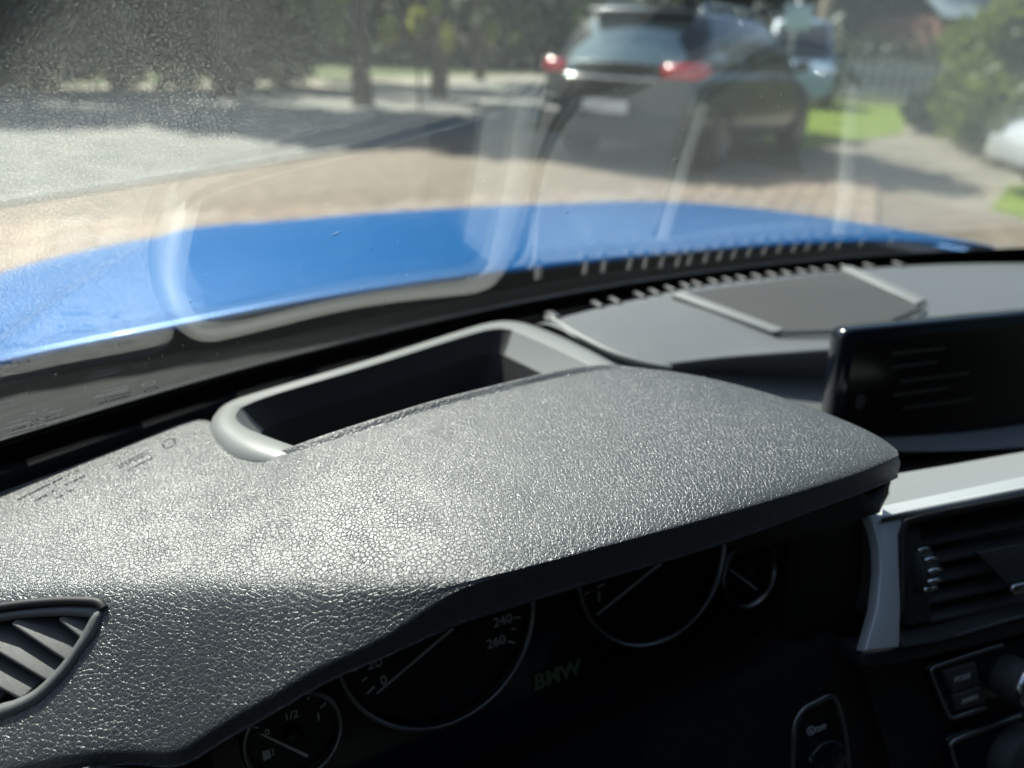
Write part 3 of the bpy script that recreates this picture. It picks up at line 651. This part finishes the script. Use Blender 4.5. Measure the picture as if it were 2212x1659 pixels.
for far, crest, foot, sl, hem in cols:
    Fp = at_z(*far); C = at_z(*crest); Ft = slope_z(C, *foot, sl); Hm = slope_z(Ft, *hem, 86)
    wid = min(1., (Fp - C).length / .10)
    b_ = .0045 * wid
    rows = [Fp + (Vector((-.012, -.03, -.085)) if 650 <= far[0] < 1400 else Vector((-.02, -.012, -.020)) if far[0] >= 1400 else Vector((0, .012 * wid, -.045))), Fp + Vector((0, .004 * wid, -.006)), Fp + Vector((0, .0006, -.0012)), Fp.lerp(C, .03) + ZU * b_ * .12]
    for t in (.2, .4, .6, .8, .92): rows.append(Fp.lerp(C, t) + ZU * b_ * 4 * t * (1 - t))
    rows.append(C.lerp(Fp, .015) - ZU * .0004)
    soft = .16 if foot[0] < 900 else .35
    rows.append(C.lerp(Ft, soft) + (C - Ft).normalized().cross(Vector((1, 0, 0))).normalized() * 0)
    rows += [C.lerp(Ft, .5), C.lerp(Ft, .82), Ft, Ft.lerp(Hm, .3), Ft.lerp(Hm, .8), Hm, Hm + Vector((0, .006, -.0015)), Hm + Vector((-.002 * (far[0] > 1500), .035, -.001)), Hm + Vector((-.004 * (far[0] > 1500), .085 * max(.3, wid), .004))]
    ctrl.append(rows)
KC, KR = 24, 8
nr = len(ctrl[0])
fine = []
for j in range(nr):
    line = [c[j] for c in ctrl]; fine.append([cr(line, i / KC) for i in range((len(line) - 1) * KC + 1)])
NU = len(fine[0]); NVr = (nr - 1) * KR + 1
v = []
for i in range(NU):
    prof = [fine[j][i] for j in range(nr)]
    v += [cr(prof, t / KR) for t in range(NVr)]
import numpy as np
ga = np.array([tuple(p) for p in v]).reshape(NU, NVr, 3)
for it in range(220):                       # ease the lip across its length
    ga[1:-1] = ga[1:-1] * .5 + (ga[:-2] + ga[2:]) * .25 if it < 160 else ga[1:-1]
    if it < 14: ga[:, 8 * KR:15 * KR] = ga[:, 8 * KR:15 * KR] * .5 + (ga[:, 8 * KR - 1:15 * KR - 1] + ga[:, 8 * KR + 1:15 * KR + 1]) * .25
v = [Vector(p) for p in ga.reshape(-1, 3)]
VENT_O = [(-160, 1352), (-80, 1333), (0, 1319), (69, 1310), (139, 1305), (198, 1306), (217, 1311), (222, 1321), (208, 1365), (174, 1415), (139, 1462), (87, 1514), (35, 1541), (0, 1555), (-80, 1590), (-160, 1615)]
VENT_I = [(-140, 1372), (-80, 1353), (0, 1338), (52, 1332), (122, 1328), (180, 1331), (191, 1334), (193, 1341), (173, 1378), (156, 1403), (128, 1440), (80, 1487), (35, 1511), (0, 1521), (-80, 1553), (-140, 1573)]
hole = [((a[0] * .92 + b[0] * .08), (a[1] * .92 + b[1] * .08) - (9 if i_ < 7 else 0)) for i_, (a, b) in enumerate(zip(VENT_O, VENT_I))]
fs = []; sk = []
for q in grid_faces(NU, NVr):
    i, j = divmod(q[0], NVr)
    if i < 5 * KC and 9 * KR < j < 14 * KR:
        c = (v[q[0]] + v[q[1]] + v[q[2]] + v[q[3]]) / 4
        if inside(to_px(c), hole): continue
    fs.append(tuple(reversed(q))); sk.append(1 if j < KR - 1 or j >= 16 * KR + 4 else 0)  # skirt rows blackened to cut sun bouncing into the display well
dash = mesh('dashboard_skin', v, fs, M_LEATHER, car, True); dash.data.materials.append(M_DARK); dash.data.polygons.foreach_set('material_index', sk)
tag(dash, 'grained black leather dashboard skin rising into the instrument hood')
# surface of the face below the crest, used to seat the side vent
ia, ib, ic = ctrl[2][9], ctrl[2][13], ctrl[5][13]
fn_ = (ib - ia).cross(ic - ia).normalized()
if fn_.z < 0: fn_ = -fn_
vp0 = (ctrl[2][9] + ctrl[2][13] + ctrl[4][9] + ctrl[4][13]) / 4

# ---- side air vent (lower left)
def onv(px, py, d=0.): return at_pl(px, py, vp0, fn_) + fn_ * d
# seat: each outline point sits on the leather face found by the nearest grid vertex
cand = [(to_px(v[i * NVr + j]), v[i * NVr + j]) for i in range(0, 5 * KC, 2) for j in range(8 * KR, 15 * KR, 2)]
def seat(px, py):
    q = min(cand, key=lambda c: (c[0][0] - px) ** 2 + (c[0][1] - py) ** 2)[1]
    return at_pl(px, py, q, fn_)
oo = smooth_line([seat(*p) + fn_ * (-.0012 if i_ < 7 else .0006) for i_, p in enumerate(VENT_O)], 4, True); ii = smooth_line([seat(*p) + fn_ * (-.0008 if i_ < 7 else .0004) for i_, p in enumerate(VENT_I)], 4, True)
md = [a.lerp(b, .5) + fn_ * .0012 for a, b in zip(oo, ii)]
sv = ring_band('side_air_vent', oo, ii, M_FRAME, car, fn_ * .008, True, md); tag(sv, 'pointed side air vent at the lower left')
bk = smooth_line([seat(*p) - fn_ * .020 for p in VENT_I], 2, True); mesh('vent_duct', bk + [sum(bk, Vector()) / len(bk)], [(i, (i + 1) % len(bk), len(bk)) for i in range(len(bk))], M_DARK, sv)
wl_o = smooth_line([seat(*p) - fn_ * .003 for p in VENT_I], 2, True); mesh('duct_wall', [p for a, b in zip(wl_o, bk) for p in (a, b)], grid_faces(len(bk), 2, True), M_DARK, sv)
SL_ = [((122, 1338), (176, 1384)), ((20, 1348), (140, 1429)), ((-70, 1372), (101, 1474)), ((-140, 1415), (42, 1512)), ((-150, 1490), (-30, 1535))]
inpl = (seat(60, 1400) - seat(20, 1440)).normalized()
for a, b in SL_:
    A, B = seat(*a) - fn_ * .0012, seat(*b) - fn_ * .0012; d = (B - A).normalized(); w = (inpl - d * inpl.dot(d)).normalized()
    A2, B2 = A + w * .0088 - fn_ * .0065, B + w * .0088 - fn_ * .0065; tn = (B - A).cross(A2 - A).normalized() * .0009
    o = mesh('slat', [A + tn, B + tn, B2 + tn, A2 + tn, A - tn, B - tn, B2 - tn, A2 - tn], [(0, 1, 2, 3), (7, 6, 5, 4), (0, 4, 5, 1), (1, 5, 6, 2), (2, 6, 7, 3), (3, 7, 4, 0)], M_PLAST, sv); bevel(o, .0006)
tube('gap_shade_bead', smooth_line([seat(p[0], p[1] - 7) + fn_ * .0002 for p in VENT_O[:7]] + [seat(226, 1316)], 4), .0017, M_DARK, sv, 8)  # black bead stands in for the shade in the gap above the frame
# decor strip under the leather at the very bottom left
tp = [at_z(-200, 1765, -232), at_z(60, 1690, -232), at_z(200, 1655, -232), at_z(330, 1662, -232), at_z(345, 1900, -250), at_z(-200, 1960, -250)]
slab('decor_strip', tp, Vector((0, -.6, .8)), .006, M_CARBON, car)

# ---- head-up display well
HO = [(457, 925, -188), (463, 897, -191), (500, 866, -193), (600, 834, -194), (800, 776, -194), (1000, 713, -194), (1060, 697, -194), (1105, 694, -194), (1160, 706, -194), (1250, 745, -193), (1340, 793, -191), (1440, 860, -190), (1380, 950, -186), (1000, 1040, -184), (800, 1030, -183), (650, 1012, -181), (585, 1001, -181), (520, 981, -183), (480, 956, -185.5)]
HI = [(510, 905, -187), (514, 889, -189), (530, 876, -191), (605, 848, -192), (800, 790, -192), (1000, 727, -192), (1062, 711, -192), (1098, 711, -192), (1126, 722, -192), (1215, 762, -191), (1300, 806, -189), (1390, 862, -188), (1340, 930, -186), (1000, 1005, -183), (830, 1005, -182), (700, 985, -180), (648, 968, -180), (585, 946, -182), (532, 924, -185)]
ho = smooth_line([at_z(*p) for p in HO], 5, True); hi = smooth_line([at_z(*p) for p in HI], 5, True)
hm = [a.lerp(b, .45) + ZU * .0016 for a, b in zip(ho, hi)]; hm2 = [a.lerp(b, .8) + ZU * .0012 for a, b in zip(ho, hi)]
rows = [[p - ZU * .012 for p in ho], ho, hm, hm2, hi]
k = len(ho)
bez = mesh('head_up_display', [rows[j][i] for i in range(k) for j in range(5)], grid_faces(k, 5, True), M_BEZEL, car, True); tag(bez, 'grey framed head-up display opening behind the hood')
cen = sum(hi, Vector()) / k
wl1 = [p + (cen - p) * .10 - ZU * .016 for p in hi]; wl2 = [p + (cen - p) * .22 - ZU * .045 for p in hi]
for i in range(k):
    wl2[i].z = CAM_H - .238
wl0 = [p + (cen - p) * .05 - ZU * .009 for p in hi]
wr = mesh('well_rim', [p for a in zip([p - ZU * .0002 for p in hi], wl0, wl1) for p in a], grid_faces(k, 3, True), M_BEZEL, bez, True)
wr.data.materials.append(M_DARK); wr.data.polygons.foreach_set('material_index', [1 if 9 <= i // 2 < 37 else 0 for i in range(len(wr.data.polygons))])  # far side blackened: its shade is put into the colour
mesh('well_wall', [p for a in zip(wl1, wl2) for p in a], grid_faces(k, 2, True), M_DARK, bez, True)  # lower walls black instead of bezel grey, in place of their shade
fc = cen.copy(); fc.z = CAM_H - .239
mesh('well_floor', wl2 + [fc], [(i, (i + 1) % k, k) for i in range(k)], M_DARK, bez)
# ---- centre panel of the dash top, ledge and recess behind the display
fe = [(1150, 702, -198), (1200, 690, -198), (1300, 665, -198), (1400, 643, -198), (1500, 622, -198), (1660, 602, -198), (1840, 584, -198), (2030, 573, -199), (2212, 570, -200), (2420, 572, -203), (2700, 585, -207)]
ne = [(1215, 715, -197), (1262, 738, -198), (1330, 770, -200), (1400, 790, -202), (1480, 782, -203), (1580, 772, -204), (1720, 762, -204), (1900, 750, -205), (2100, 738, -205), (2400, 725, -206), (2700, 720, -208)]
wb = [(1225, 728, -203), (1275, 752, -206), (1345, 788, -208), (1412, 806, -211), (1500, 806, -218), (1605, 808, -228), (1745, 816, -236), (1920, 815, -242), (2110, 800, -244), (2400, 780, -246), (2700, 770, -246)]
ctrl2 = []
for a, b, c in zip(fe, ne, wb):
    A, B, Cc = at_z(*a), at_z(*b), at_z(*c)
    F2 = Cc + Vector((0, -.11, -.010)); F2b = Cc + Vector((0, -.05, -.004))
    ctrl2.append([A + Vector((0, .010, -.03)), A + Vector((0, .002, -.004)), A, A.lerp(B, .25) + ZU * .002, A.lerp(B, .5) + ZU * .0028, A.lerp(B, .75) + ZU * .002, A.lerp(B, .93) + ZU * .0008, B, B.lerp(Cc, .3), B.lerp(Cc, .8), Cc, Cc.lerp(F2b, .3), F2b, F2])
nr2 = len(ctrl2[0]); v = []; NU2 = (len(fe) - 1) * 10 + 1
for i in range(NU2):
    prof = [cr([c[j] for c in ctrl2], i / 10) for j in range(nr2)]; v += [cr(prof, t / 5) for t in range((nr2 - 1) * 5 + 1)]
ctp = mesh('dash_top', v, [tuple(reversed(q)) for q in grid_faces(NU2, (nr2 - 1) * 5 + 1)], M_PANEL, car, True); tag(ctp, 'smooth dark dash top around the centre speaker')
# raised seam along the left edge of the centre panel
sm = smooth_line([at_z(x, y, z + 1.2) for x, y, z in ((1178, 688, -197), (1200, 694, -197), (1222, 708, -197), (1262, 732, -198), (1330, 765, -200), (1400, 786, -202), (1450, 795, -204))], 6)
tube('seam_bead', sm, .0022, M_BEZEL, ctp)
# trim channel between head-up display and seam
ch = [((1160, 700, -199), (1150, 716, -199)), ((1195, 705, -201), (1180, 722, -201)), ((1250, 742, -203), (1232, 752, -203)), ((1320, 780, -205), (1300, 790, -205)), ((1420, 815, -208), (1400, 830, -208))]
mesh('trim_channel', [at_z(*p) for a in ch for p in a], grid_faces(5, 2), M_BEZEL, ctp, True)
# defroster slot with its ribs
for (px, w) in ((1203, 5), (1299, 3.5), (1337, 3.2), (1391, 3), (1423, 3), (1457, 2.8), (1490, 2.8), (1515, 2.6), (1551, 2.6), (1582, 2.5), (1612, 2.4), (1645, 2.4), (1678, 2.3), (1710, 2.3), (1743, 2.2), (1772, 2.2), (1805, 2.4), (1838, 2.4), (1888, 2.), (1952, 2.2)):
    yy = cr([Vector((a[0], a[1], a[2])) for a in fe], next(i + (px - fe[i][0]) / (fe[i + 1][0] - fe[i][0]) for i in range(len(fe) - 1) if fe[i][0] <= px <= fe[i + 1][0]))
    c = at_z(px, yy.y - 3, -197); o = box('defroster_rib', c + Vector((0, .006, -.0004)), (w / 1250, 0, 0), (0, .008, 0), (0, 0, .0020), M_RIB, ctp, .0014)
# ---- centre speaker
gpx = [(1479, 641, -196.6), (1560, 629, -196.2), (1690, 611, -196.2), (1815, 595, -196.6), (1900, 629, -197.4), (1970, 660, -200), (1984, 673, -201), (1900, 712, -203), (1815, 722, -203), (1690, 726, -202.5), (1674, 721, -202)]
g3 = [at_z(*p) + ZU * .0040 for p in gpx]
spk = slab('center_speaker', g3, ZU, .003, M_GRILLE, car); tag(spk, 'trapezoid speaker grille in the dash top')
def strip(pts, m, parent, name):
    return slab(name, [at_z(*p) + ZU * .0052 for p in pts], ZU, .006, m, parent, .0012)
strip([(1450, 645, -197), (1473, 640, -197), (1694, 723, -202.5), (1668, 729, -202.5)], M_BEZEL, spk, 'trim_strip')
strip([(1815, 588, -197), (1836, 584, -197), (1999, 657, -200.5), (1978, 666, -200.5)], M_BEZEL, spk, 'trim_strip')
fr3 = smooth_line([at_z(x, y, z) + ZU * .0042 for x, y, z in ((1668, 728, -202.5), (1700, 731, -203), (1815, 728, -203.5), (1910, 717, -203.5), (1985, 681, -201.5), (1990, 668, -200.5))], 4); tube('grille_rim', fr3, .0014, M_PLAST, spk)

# ---- control display
DA = R_(7.7); ex = Vector((math.cos(DA), -math.sin(DA), 0)); fo = Vector((math.sin(DA), math.cos(DA), 0))
TL = mm(403, 295, -160); dt = R_(9); ey = ZU * math.cos(dt) + fo * math.sin(dt); dn = ex.cross(ey).normalized()      # dn faces the driver
if dn.y > 0: dn = -dn
DW, DH, DR = .262, .100, .007
def rrect(p0, ax, ay, x0, x1, y0, y1, r, k=5):
    out = []
    for cx_, cy_, a0 in ((x1 - r, y1 - r, 0), (x0 + r, y1 - r, 90), (x0 + r, y0 + r, 180), (x1 - r, y0 + r, 270)):
        for i in range(k + 1):
            a = R_(a0 + 90 * i / k); out.append(p0 + ax * (cx_ + r * math.cos(a)) + ay * (cy_ + r * math.sin(a)))
    return out
dsp = slab('control_display', rrect(TL, ex, ey, 0, DW, -DH, 0, DR), dn, .013, M_GLOSS, car, .0028); tag(dsp, 'wide dark control display standing on the dash')
scr = slab('screen', rrect(TL + dn * .0008, ex, ey, .009, DW - .009, -DH + .010, -.009, .003), dn, .0006, M_SCREEN, dsp)
def on_d(px, py): return at_pl(px, py, TL + dn * .0011, dn)
for px, py, w in ((1985, 768, .050), (1985, 797, .042), (2005, 828, .066), (1990, 857, .052), (2010, 886, .070)):
    p = on_d(px - 60, py); slab('menu_line', [p, p + ex * w, p + ex * w + ey * .0022, p + ey * .0022], dn, .0002, M_MENU, scr)
p = on_d(1858, 868); slab('menu_icon', rrect(p, ex, ey, -.004, .004, -.005, .005, .003), dn, .0002, M_MENU, scr)
edge = slab('lower_edge', [TL + ex * a + ey * b + dn * .0006 for a, b in ((.006, -DH - .001), (DW - .006, -DH - .001), (DW - .006, -DH + .004), (.006, -DH + .004))], dn, .008, M_PLAST, dsp, .001)
# pedestal and shelves below the display
for k, (dz, dd, th) in enumerate(((-.112, -.004, .010), (-.130, .004, .010), (-.150, .012, .010))):
    c = TL + ex * DW * .5 + ey * dz - fo * (dd) + fo * .02
    box('display_shelf', c, ex * (DW * .5 + .05), fo * .03, ZU * th * .5, M_PLAST, car, .003)

# ---- centre stack plane
SP = at_y(1930, 1036, .185); best = None
for k in range(0, 60):
    rc = R_(k); uy = ZU * math.cos(rc) + fo * math.sin(rc); nn = ex.cross(uy)
    a, b = at_pl(1955, 1150, SP, nn), at_pl(1957, 1370, SP, nn); d = abs((a - b).normalized().dot(ex))
    if best is None or d < best[0]: best = (d, k, uy, nn)
_, rk, uy, nn = best
if nn.y > 0: nn = -nn
print('stack recline', rk)
def st(px, py, d=0.): return at_pl(px, py, SP, nn) + nn * d
def st_off(px, py, d): return at_pl(px, py, SP + nn * d, nn)
trim = None
# bright hexagon strip on top, rolling back, then the smooth face round the vent
top = [(1921, 1039), (1990, 1027), (2090, 1010), (2212, 988), (2400, 955)]; low = [(1906, 1093), (1985, 1077), (2085, 1056), (2212, 1029), (2400, 990)]
vtop = [(1903, 1128), (1984, 1110), (2085, 1092), (2212, 1067), (2400, 1030)]
rowA = [st_off(x, y, -.022) for x, y in top]; rowB = [st(x, y) for x, y in low]; rowC = [st_off(x, y, .008) for x, y in vtop]
trim = mesh('silver_trim', [p for a, b in zip(rowA, rowB) for p in (a + Vector((0, .01, -.004)), a, a.lerp(b, .5) + nn * .002, b)], [tuple(reversed(q)) for q in grid_faces(5, 4)], M_SILVER, car, True); tag(trim, 'bright silver honeycomb trim above the centre air vent')
fo_ = [(1880, 1112), (1893, 1150), (1900, 1184), (1902, 1237), (1894, 1316), (1869, 1407), (1944, 1399), (1946, 1300), (1942, 1200), (1941, 1155), (1952, 1130), (1984, 1112), (2212, 1069), (2400, 1032), (2400, 1010), (2212, 1049), (2085, 1074), (1985, 1094), (1904, 1112)]
mesh('trim_shoulder', [p for a, b in zip(rowB, rowC) for p in (a, a.lerp(b, .5) + nn * .0004, b, b - nn * .02)], [tuple(reversed(q)) for q in grid_faces(5, 4)], M_SATIN, trim, True)
rc2 = R_(rk + 24); uy2 = ZU * math.cos(rc2) + fo * math.sin(rc2); nn2 = ex.cross(uy2)
if nn2.y > 0: nn2 = -nn2
tp0 = st_off(1940, 1120, .0065)
slab('trim_face', [at_pl(x, y, tp0, nn2) for x, y in fo_], nn2, .007, M_SATIN, trim, .001)
# centre air vent
VO = [(1942, 1165), (1950, 1133), (1985, 1113), (2212, 1069), (2420, 1028), (2440, 1280), (2212, 1334), (1946, 1400), (1944, 1300)]
VI = [(1958, 1172), (1966, 1146), (1995, 1130), (2212, 1088), (2410, 1050), (2425, 1268), (2212, 1316), (1962, 1378), (1958, 1300)]
o3 = smooth_line([st_off(x, y, .0085) for x, y in VO], 3, True); i3 = smooth_line([st(x, y, -.002) for x, y in VI], 3, True)
m3 = [a.lerp(b, .5) + nn * .002 for a, b in zip(o3, i3)]; rows = [[p - nn * .004 for p in o3], o3, m3, i3, [p - nn * .03 for p in i3]]
cv = mesh('center_air_vent', [rows[j][i] for i in range(len(o3)) for j in range(5)], grid_faces(len(o3), 5, True), M_PLAST, car, True); tag(cv, 'dark centre air vent with silver tab below the display')
slab('vent_duct', [st(x, y, -.032) for x, y in VI], nn, .002, M_DARK, cv)
for k in range(5):
    y0 = 1185 + 42 * k; a, b = st(2016 + 4 * k, y0, -.006), st(2420, y0 - 84, -.006); d = (b - a).normalized(); q = uy * .0 - nn * .016 + uy * .004; t = uy * .0014
    o = mesh('slat', [a + t, b + t, b + q + t, a + q + t, a - t, b - t, b + q - t, a + q - t], [(0, 1, 2, 3), (7, 6, 5, 4), (0, 4, 5, 1), (1, 5, 6, 2), (2, 6, 7, 3), (3, 7, 4, 0)], M_PLAST, cv); bevel(o, .0007)
ckp = [(1968, 1160), (1985, 1142), (2005, 1138), (2020, 1230), (2032, 1352), (1975, 1366), (1972, 1260)]
slab('cheek', [st(x, y, -.004) for x, y in ckp], nn, .012, M_PLAST, cv, .003)
# thumb wheel with bright ridges
tc = st(2004, 1236, -.010); tw = lathe('thumb_wheel', [(0, -.006), (.0125, -.006), (.0135, -.004), (.0135, .004), (.0125, .006), (0, .006)], tc, ex, M_PLAST, cv)
for k in range(5):
    a = R_(-58 + 24 * k); d = nn * math.cos(a) - uy * math.sin(a)
    tube('thumb_ridge', [tc + d * .0138 - ex * .0045, tc + d * .0142, tc + d * .0138 + ex * .0045], .0017, M_CHROME, cv, 8)
slab('vent_tab', [st(x, y, .003) for x, y in ((2100, 1190), (2212, 1168), (2212, 1245), (2165, 1256))], nn, .004, M_PLAST, cv, .001)
slab('tab_chrome', [st(x, y, .006) for x, y in ((2164, 1266), (2170, 1256), (2230, 1243), (2230, 1266), (2172, 1279))], nn, .004, M_CHROME, cv, .0012)
# dark ledge under trim and vent
slab('stack_ledge', [st_off(x, y, .004) for x, y in ((1864, 1412), (1944, 1403), (2212, 1336), (2440, 1280), (2440, 1325), (2212, 1372), (1950, 1435), (1864, 1447))], nn, .02, mat('blue_black_plastic', (.022, .027, .036), .45), car, .002)
# audio and climate panels
def px_slab(name, pts, d, t, m, parent, bev=0.): return slab(name, [st(x, y, d) for x, y in pts], nn, t, m, parent, bev)
stk = px_slab('stack_fascia', [(1880, 1440), (2440, 1320), (2500, 1900), (2010, 1900)], -.006, .01, M_DARK, car)
ap = px_slab('audio_panel', [(2012, 1447), (2030, 1432), (2420, 1325), (2440, 1440), (2120, 1528), (2052, 1548), (2044, 1538)], -.002, .01, M_GLOSS, car, .002); tag(ap, 'gloss black audio panel edged in dull chrome')
tube('chrome_edge', smooth_line([st(x, y, .001) for x, y in ((2160, 1391), (2090, 1413), (2030, 1433), (2011, 1441), (2009, 1455), (2026, 1500), (2043, 1538), (2055, 1548), (2085, 1539), (2125, 1526))], 5), .0013, M_RING, ap)
px_slab('button', [(2036, 1449), (2105, 1428), (2116, 1476), (2055, 1496)], .001, .004, M_PLAST, ap, .001); px_slab('button', [(2057, 1501), (2117, 1481), (2126, 1517), (2066, 1536)], .001, .004, M_PLAST, ap, .001)
text_mesh('button_label', 'MODE', st(2074, 1462, .0014), ex, uy, .0042, M_MARK, ap); text_mesh('button_label', 'AM/FM', st(2090, 1509, .0014), ex, uy, .0040, M_MARK, ap)
kc = st(2180, 1462, 0); kn = lathe('volume_knob', [(0.0125, -.002), (.0125, .012), (.0115, .0145), (0, .0145)], kc, nn, M_PLAST, ap, 32); lathe('knob_ring', [(.0125, .0125), (.0122, .0155), (.0108, .0158), (.0102, .0145)], kc, nn, M_CHROME, kn, 32)
cp = px_slab('climate_panel', [(2050, 1604), (2062, 1592), (2440, 1470), (2480, 1900), (2110, 1900)], -.001, .01, M_GLOSS, car, .002); tag(cp, 'gloss black climate panel below the audio panel')
tube('chrome_edge', smooth_line([st(x, y, .0015) for x, y in ((2198, 1543), (2120, 1571), (2065, 1592), (2050, 1602), (2049, 1615), (2058, 1650), (2075, 1700))], 5), .0015, M_RING, cp)
kc = st(2195, 1640, 0); lathe('climate_dial', [(.022, -.002), (.022, .008), (.020, .011), (0, .011)], kc, nn, M_PLAST, cp, 32)
# start button field left of the stack
sp_ = px_slab('start_button_panel', [(1440, 1615), (1600, 1530), (1855, 1400), (1905, 1445), (2010, 1900), (1300, 1900)], -.012, .01, M_DARK, car); tag(sp_, 'dark panel with the start button and its chrome surround')
lp = smooth_line([st(x, y, -.009) for x, y in ((1735, 1720), (1738, 1650), (1744, 1584), (1762, 1552), (1790, 1536), (1819, 1522), (1833, 1531), (1843, 1560), (1851, 1595), (1858, 1655), (1862, 1720))], 5); tube('surround', lp, .0016, M_RING, sp_)
text_mesh('button_label', 'A OFF', st(1798, 1600, -.0105), ex, uy, .0042, M_MARK, sp_)
lathe('label_ring', [(.0026, .0), (.0026, .0004), (.0021, .0004), (.0021, 0)], st(1785, 1604, -.0112), nn, M_MARK, sp_, 20)
lathe('start_button', [(.013, -.004), (.013, .003), (.011, .0045), (0, .004)], st(1814, 1668, -.011), nn, M_GLOSS, sp_, 28)

# ---- instrument cluster
CT = R_(17.75); c0 = mm(94.07, 240.87, -252.0); cx1 = Vector((1, 0, 0)); cy1 = Vector((0, math.sin(CT), math.cos(CT))); cn = Vector((0, -math.cos(CT), math.sin(CT)))
def cp_(u, w, d=0.): return c0 + cx1 * u / 1000 + cy1 * w / 1000 + cn * d
def on_c(px, py, d=0.): return at_pl(px, py, c0 + cn * d, cn)
clu = slab('instrument_cluster', [cp_(u, w, -.004) for u, w in ((-105, -62), (-60, -78), (190, -78), (236, -60), (240, 28), (200, 48), (-70, 48), (-108, 18))], cn, .006, M_GLOSS, car); tag(clu, 'dark instrument cluster with four ringed dials under the hood')
sh = [(-112, -70), (-60, -86), (190, -86), (242, -66), (246, 30), (204, 50), (-74, 50), (-114, 20)]
shp = [cp_(u, w, -.004) for u, w in sh]; shq = [cp_(u * 1.04 - 3, w * 1.04, .045 if w < 0 else .012) for u, w in sh]
mesh('cluster_shroud', [p for a in zip(shp, shq) for p in a], grid_faces(len(sh), 2, True), M_DARK, clu, True)
for (u, w, r) in ((0, 0, 50), (127.17, 0, 50), (-72.85, -28.3, 20.65), (195.2, -28.6, 20.65)):
    rs = r / 1000
    rg = lathe('dial_ring', [(rs + .0016, 0), (rs + .0012, .0022), (rs, .0030), (rs - .0012, .0022), (rs - .0016, 0)], cp_(u, w, -.001), cn, M_RING, clu, 72)
    lathe('dial_face', [(rs - .001, .0002), (0, .0002)], cp_(u, w, -.0032), cn, M_DIAL, clu, 48)
    lathe('needle_hub', [(r * .00017, 0), (r * .00017, .003), (r * .00013, .0042), (0, .0042)], cp_(u, w, -.002), cn, M_DIAL, clu, 24)
def needle(a, b, w=.0008):
    A, B = on_c(*a, .0035), on_c(*b, .0035); d = (B - A).normalized(); s = d.cross(cn) * w
    slab('needle', [A + s * .5, B + s, B - s, A - s * .5], cn, .0009, M_MARK, clu)
needle((814, 1499), (978, 1358)); needle((1290, 1329), (1430, 1216)); needle((1578, 1230), (1636, 1274), .0006); needle((563, 1586), (665, 1634), .0006)
def tick(px, py, cu_, cw, ln, w):
    p = on_c(px, py); d = (cp_(cu_, cw) - p).normalized(); s = d.cross(cn) * w; p = p + cn * -.002
    slab('tick', [p - d * ln + s, p + d * ln + s, p + d * ln - s, p - d * ln - s], cn, .0002, M_MARK, clu)
for px, py, l in ((775, 1449, 2.2), (790, 1472, 1.4), (804, 1495, 2.2), (1121, 1337, 2.2), (1113, 1362, 1.4), (1109, 1391, 2.2)): tick(px, py, 0, 0, l / 1000, .0005)
for px, py, l in ((1303, 1268, 2.2), (1272, 1285, 1.4)): tick(px, py, 127.17, 0, l / 1000, .0005)
for px, py, l in ((625, 1522, 1.6), (668, 1513, 1.), (700, 1529, 1.6), (583, 1543, 1.), (554, 1577, 1.4)): tick(px, py, -72.85, -28.3, l / 1000, .0004)
for s, px, py, sz in (('20', 809, 1433, 7.4), ('0', 829, 1470, 6.4), ('240', 1086, 1341, 7.), ('260', 1072, 1387, 7.), ('1', 1294, 1290, 8), ('1/2', 629, 1546, 5.), ('1', 688, 1549, 5.), ('0', 577, 1582, 4.)):
    text_mesh('numeral', s, on_c(px, py, -.0024), cx1, cy1, sz / 1000, M_MARK, clu, bold=.00012)
p = on_c(576, 1631, -.0026); slab('fuel_icon', [p + cx1 * a + cy1 * b for a, b in ((-.0016, -.0022), (.0016, -.0022), (.0016, .0022), (-.0016, .0022))], cn, .0002, M_MARK, clu)
tube('fuel_icon', [p + cx1 * a + cy1 * b for a, b in ((.0017, -.001), (.0027, -.001), (.0029, .0012), (.0023, .0022))], .0003, M_MARK, clu, 6)
A, B = on_c(1151, 1478, -.002), on_c(1256, 1440, -.002)
text_mesh('display_text', 'BMW', (A + B) / 2, cx1, cy1, (B - A).length * .40, M_GREEN, clu, bold=.0003)
# black filler under the hood right of the dials
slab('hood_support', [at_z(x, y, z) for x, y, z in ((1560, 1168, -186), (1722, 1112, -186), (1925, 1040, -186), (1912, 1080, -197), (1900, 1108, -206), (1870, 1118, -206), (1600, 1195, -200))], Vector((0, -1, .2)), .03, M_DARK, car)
hw = [mm(*p) for p in ((205, 300, -176), (240, 286, -176), (262, 268, -176), (300, 262, -180), (340, 262, -196))]
mesh('leak_wall', [p for a in hw for p in (a, a + Vector((0, 0, -.12)))], grid_faces(5, 2), M_DARK, car, True)  # unseen wall added to stop sunlight leaking through under the hood
px_slab('side_panel', [(1800, 1075), (1975, 1060), (1975, 1440), (1780, 1440)], -.03, .006, M_DARK, car)
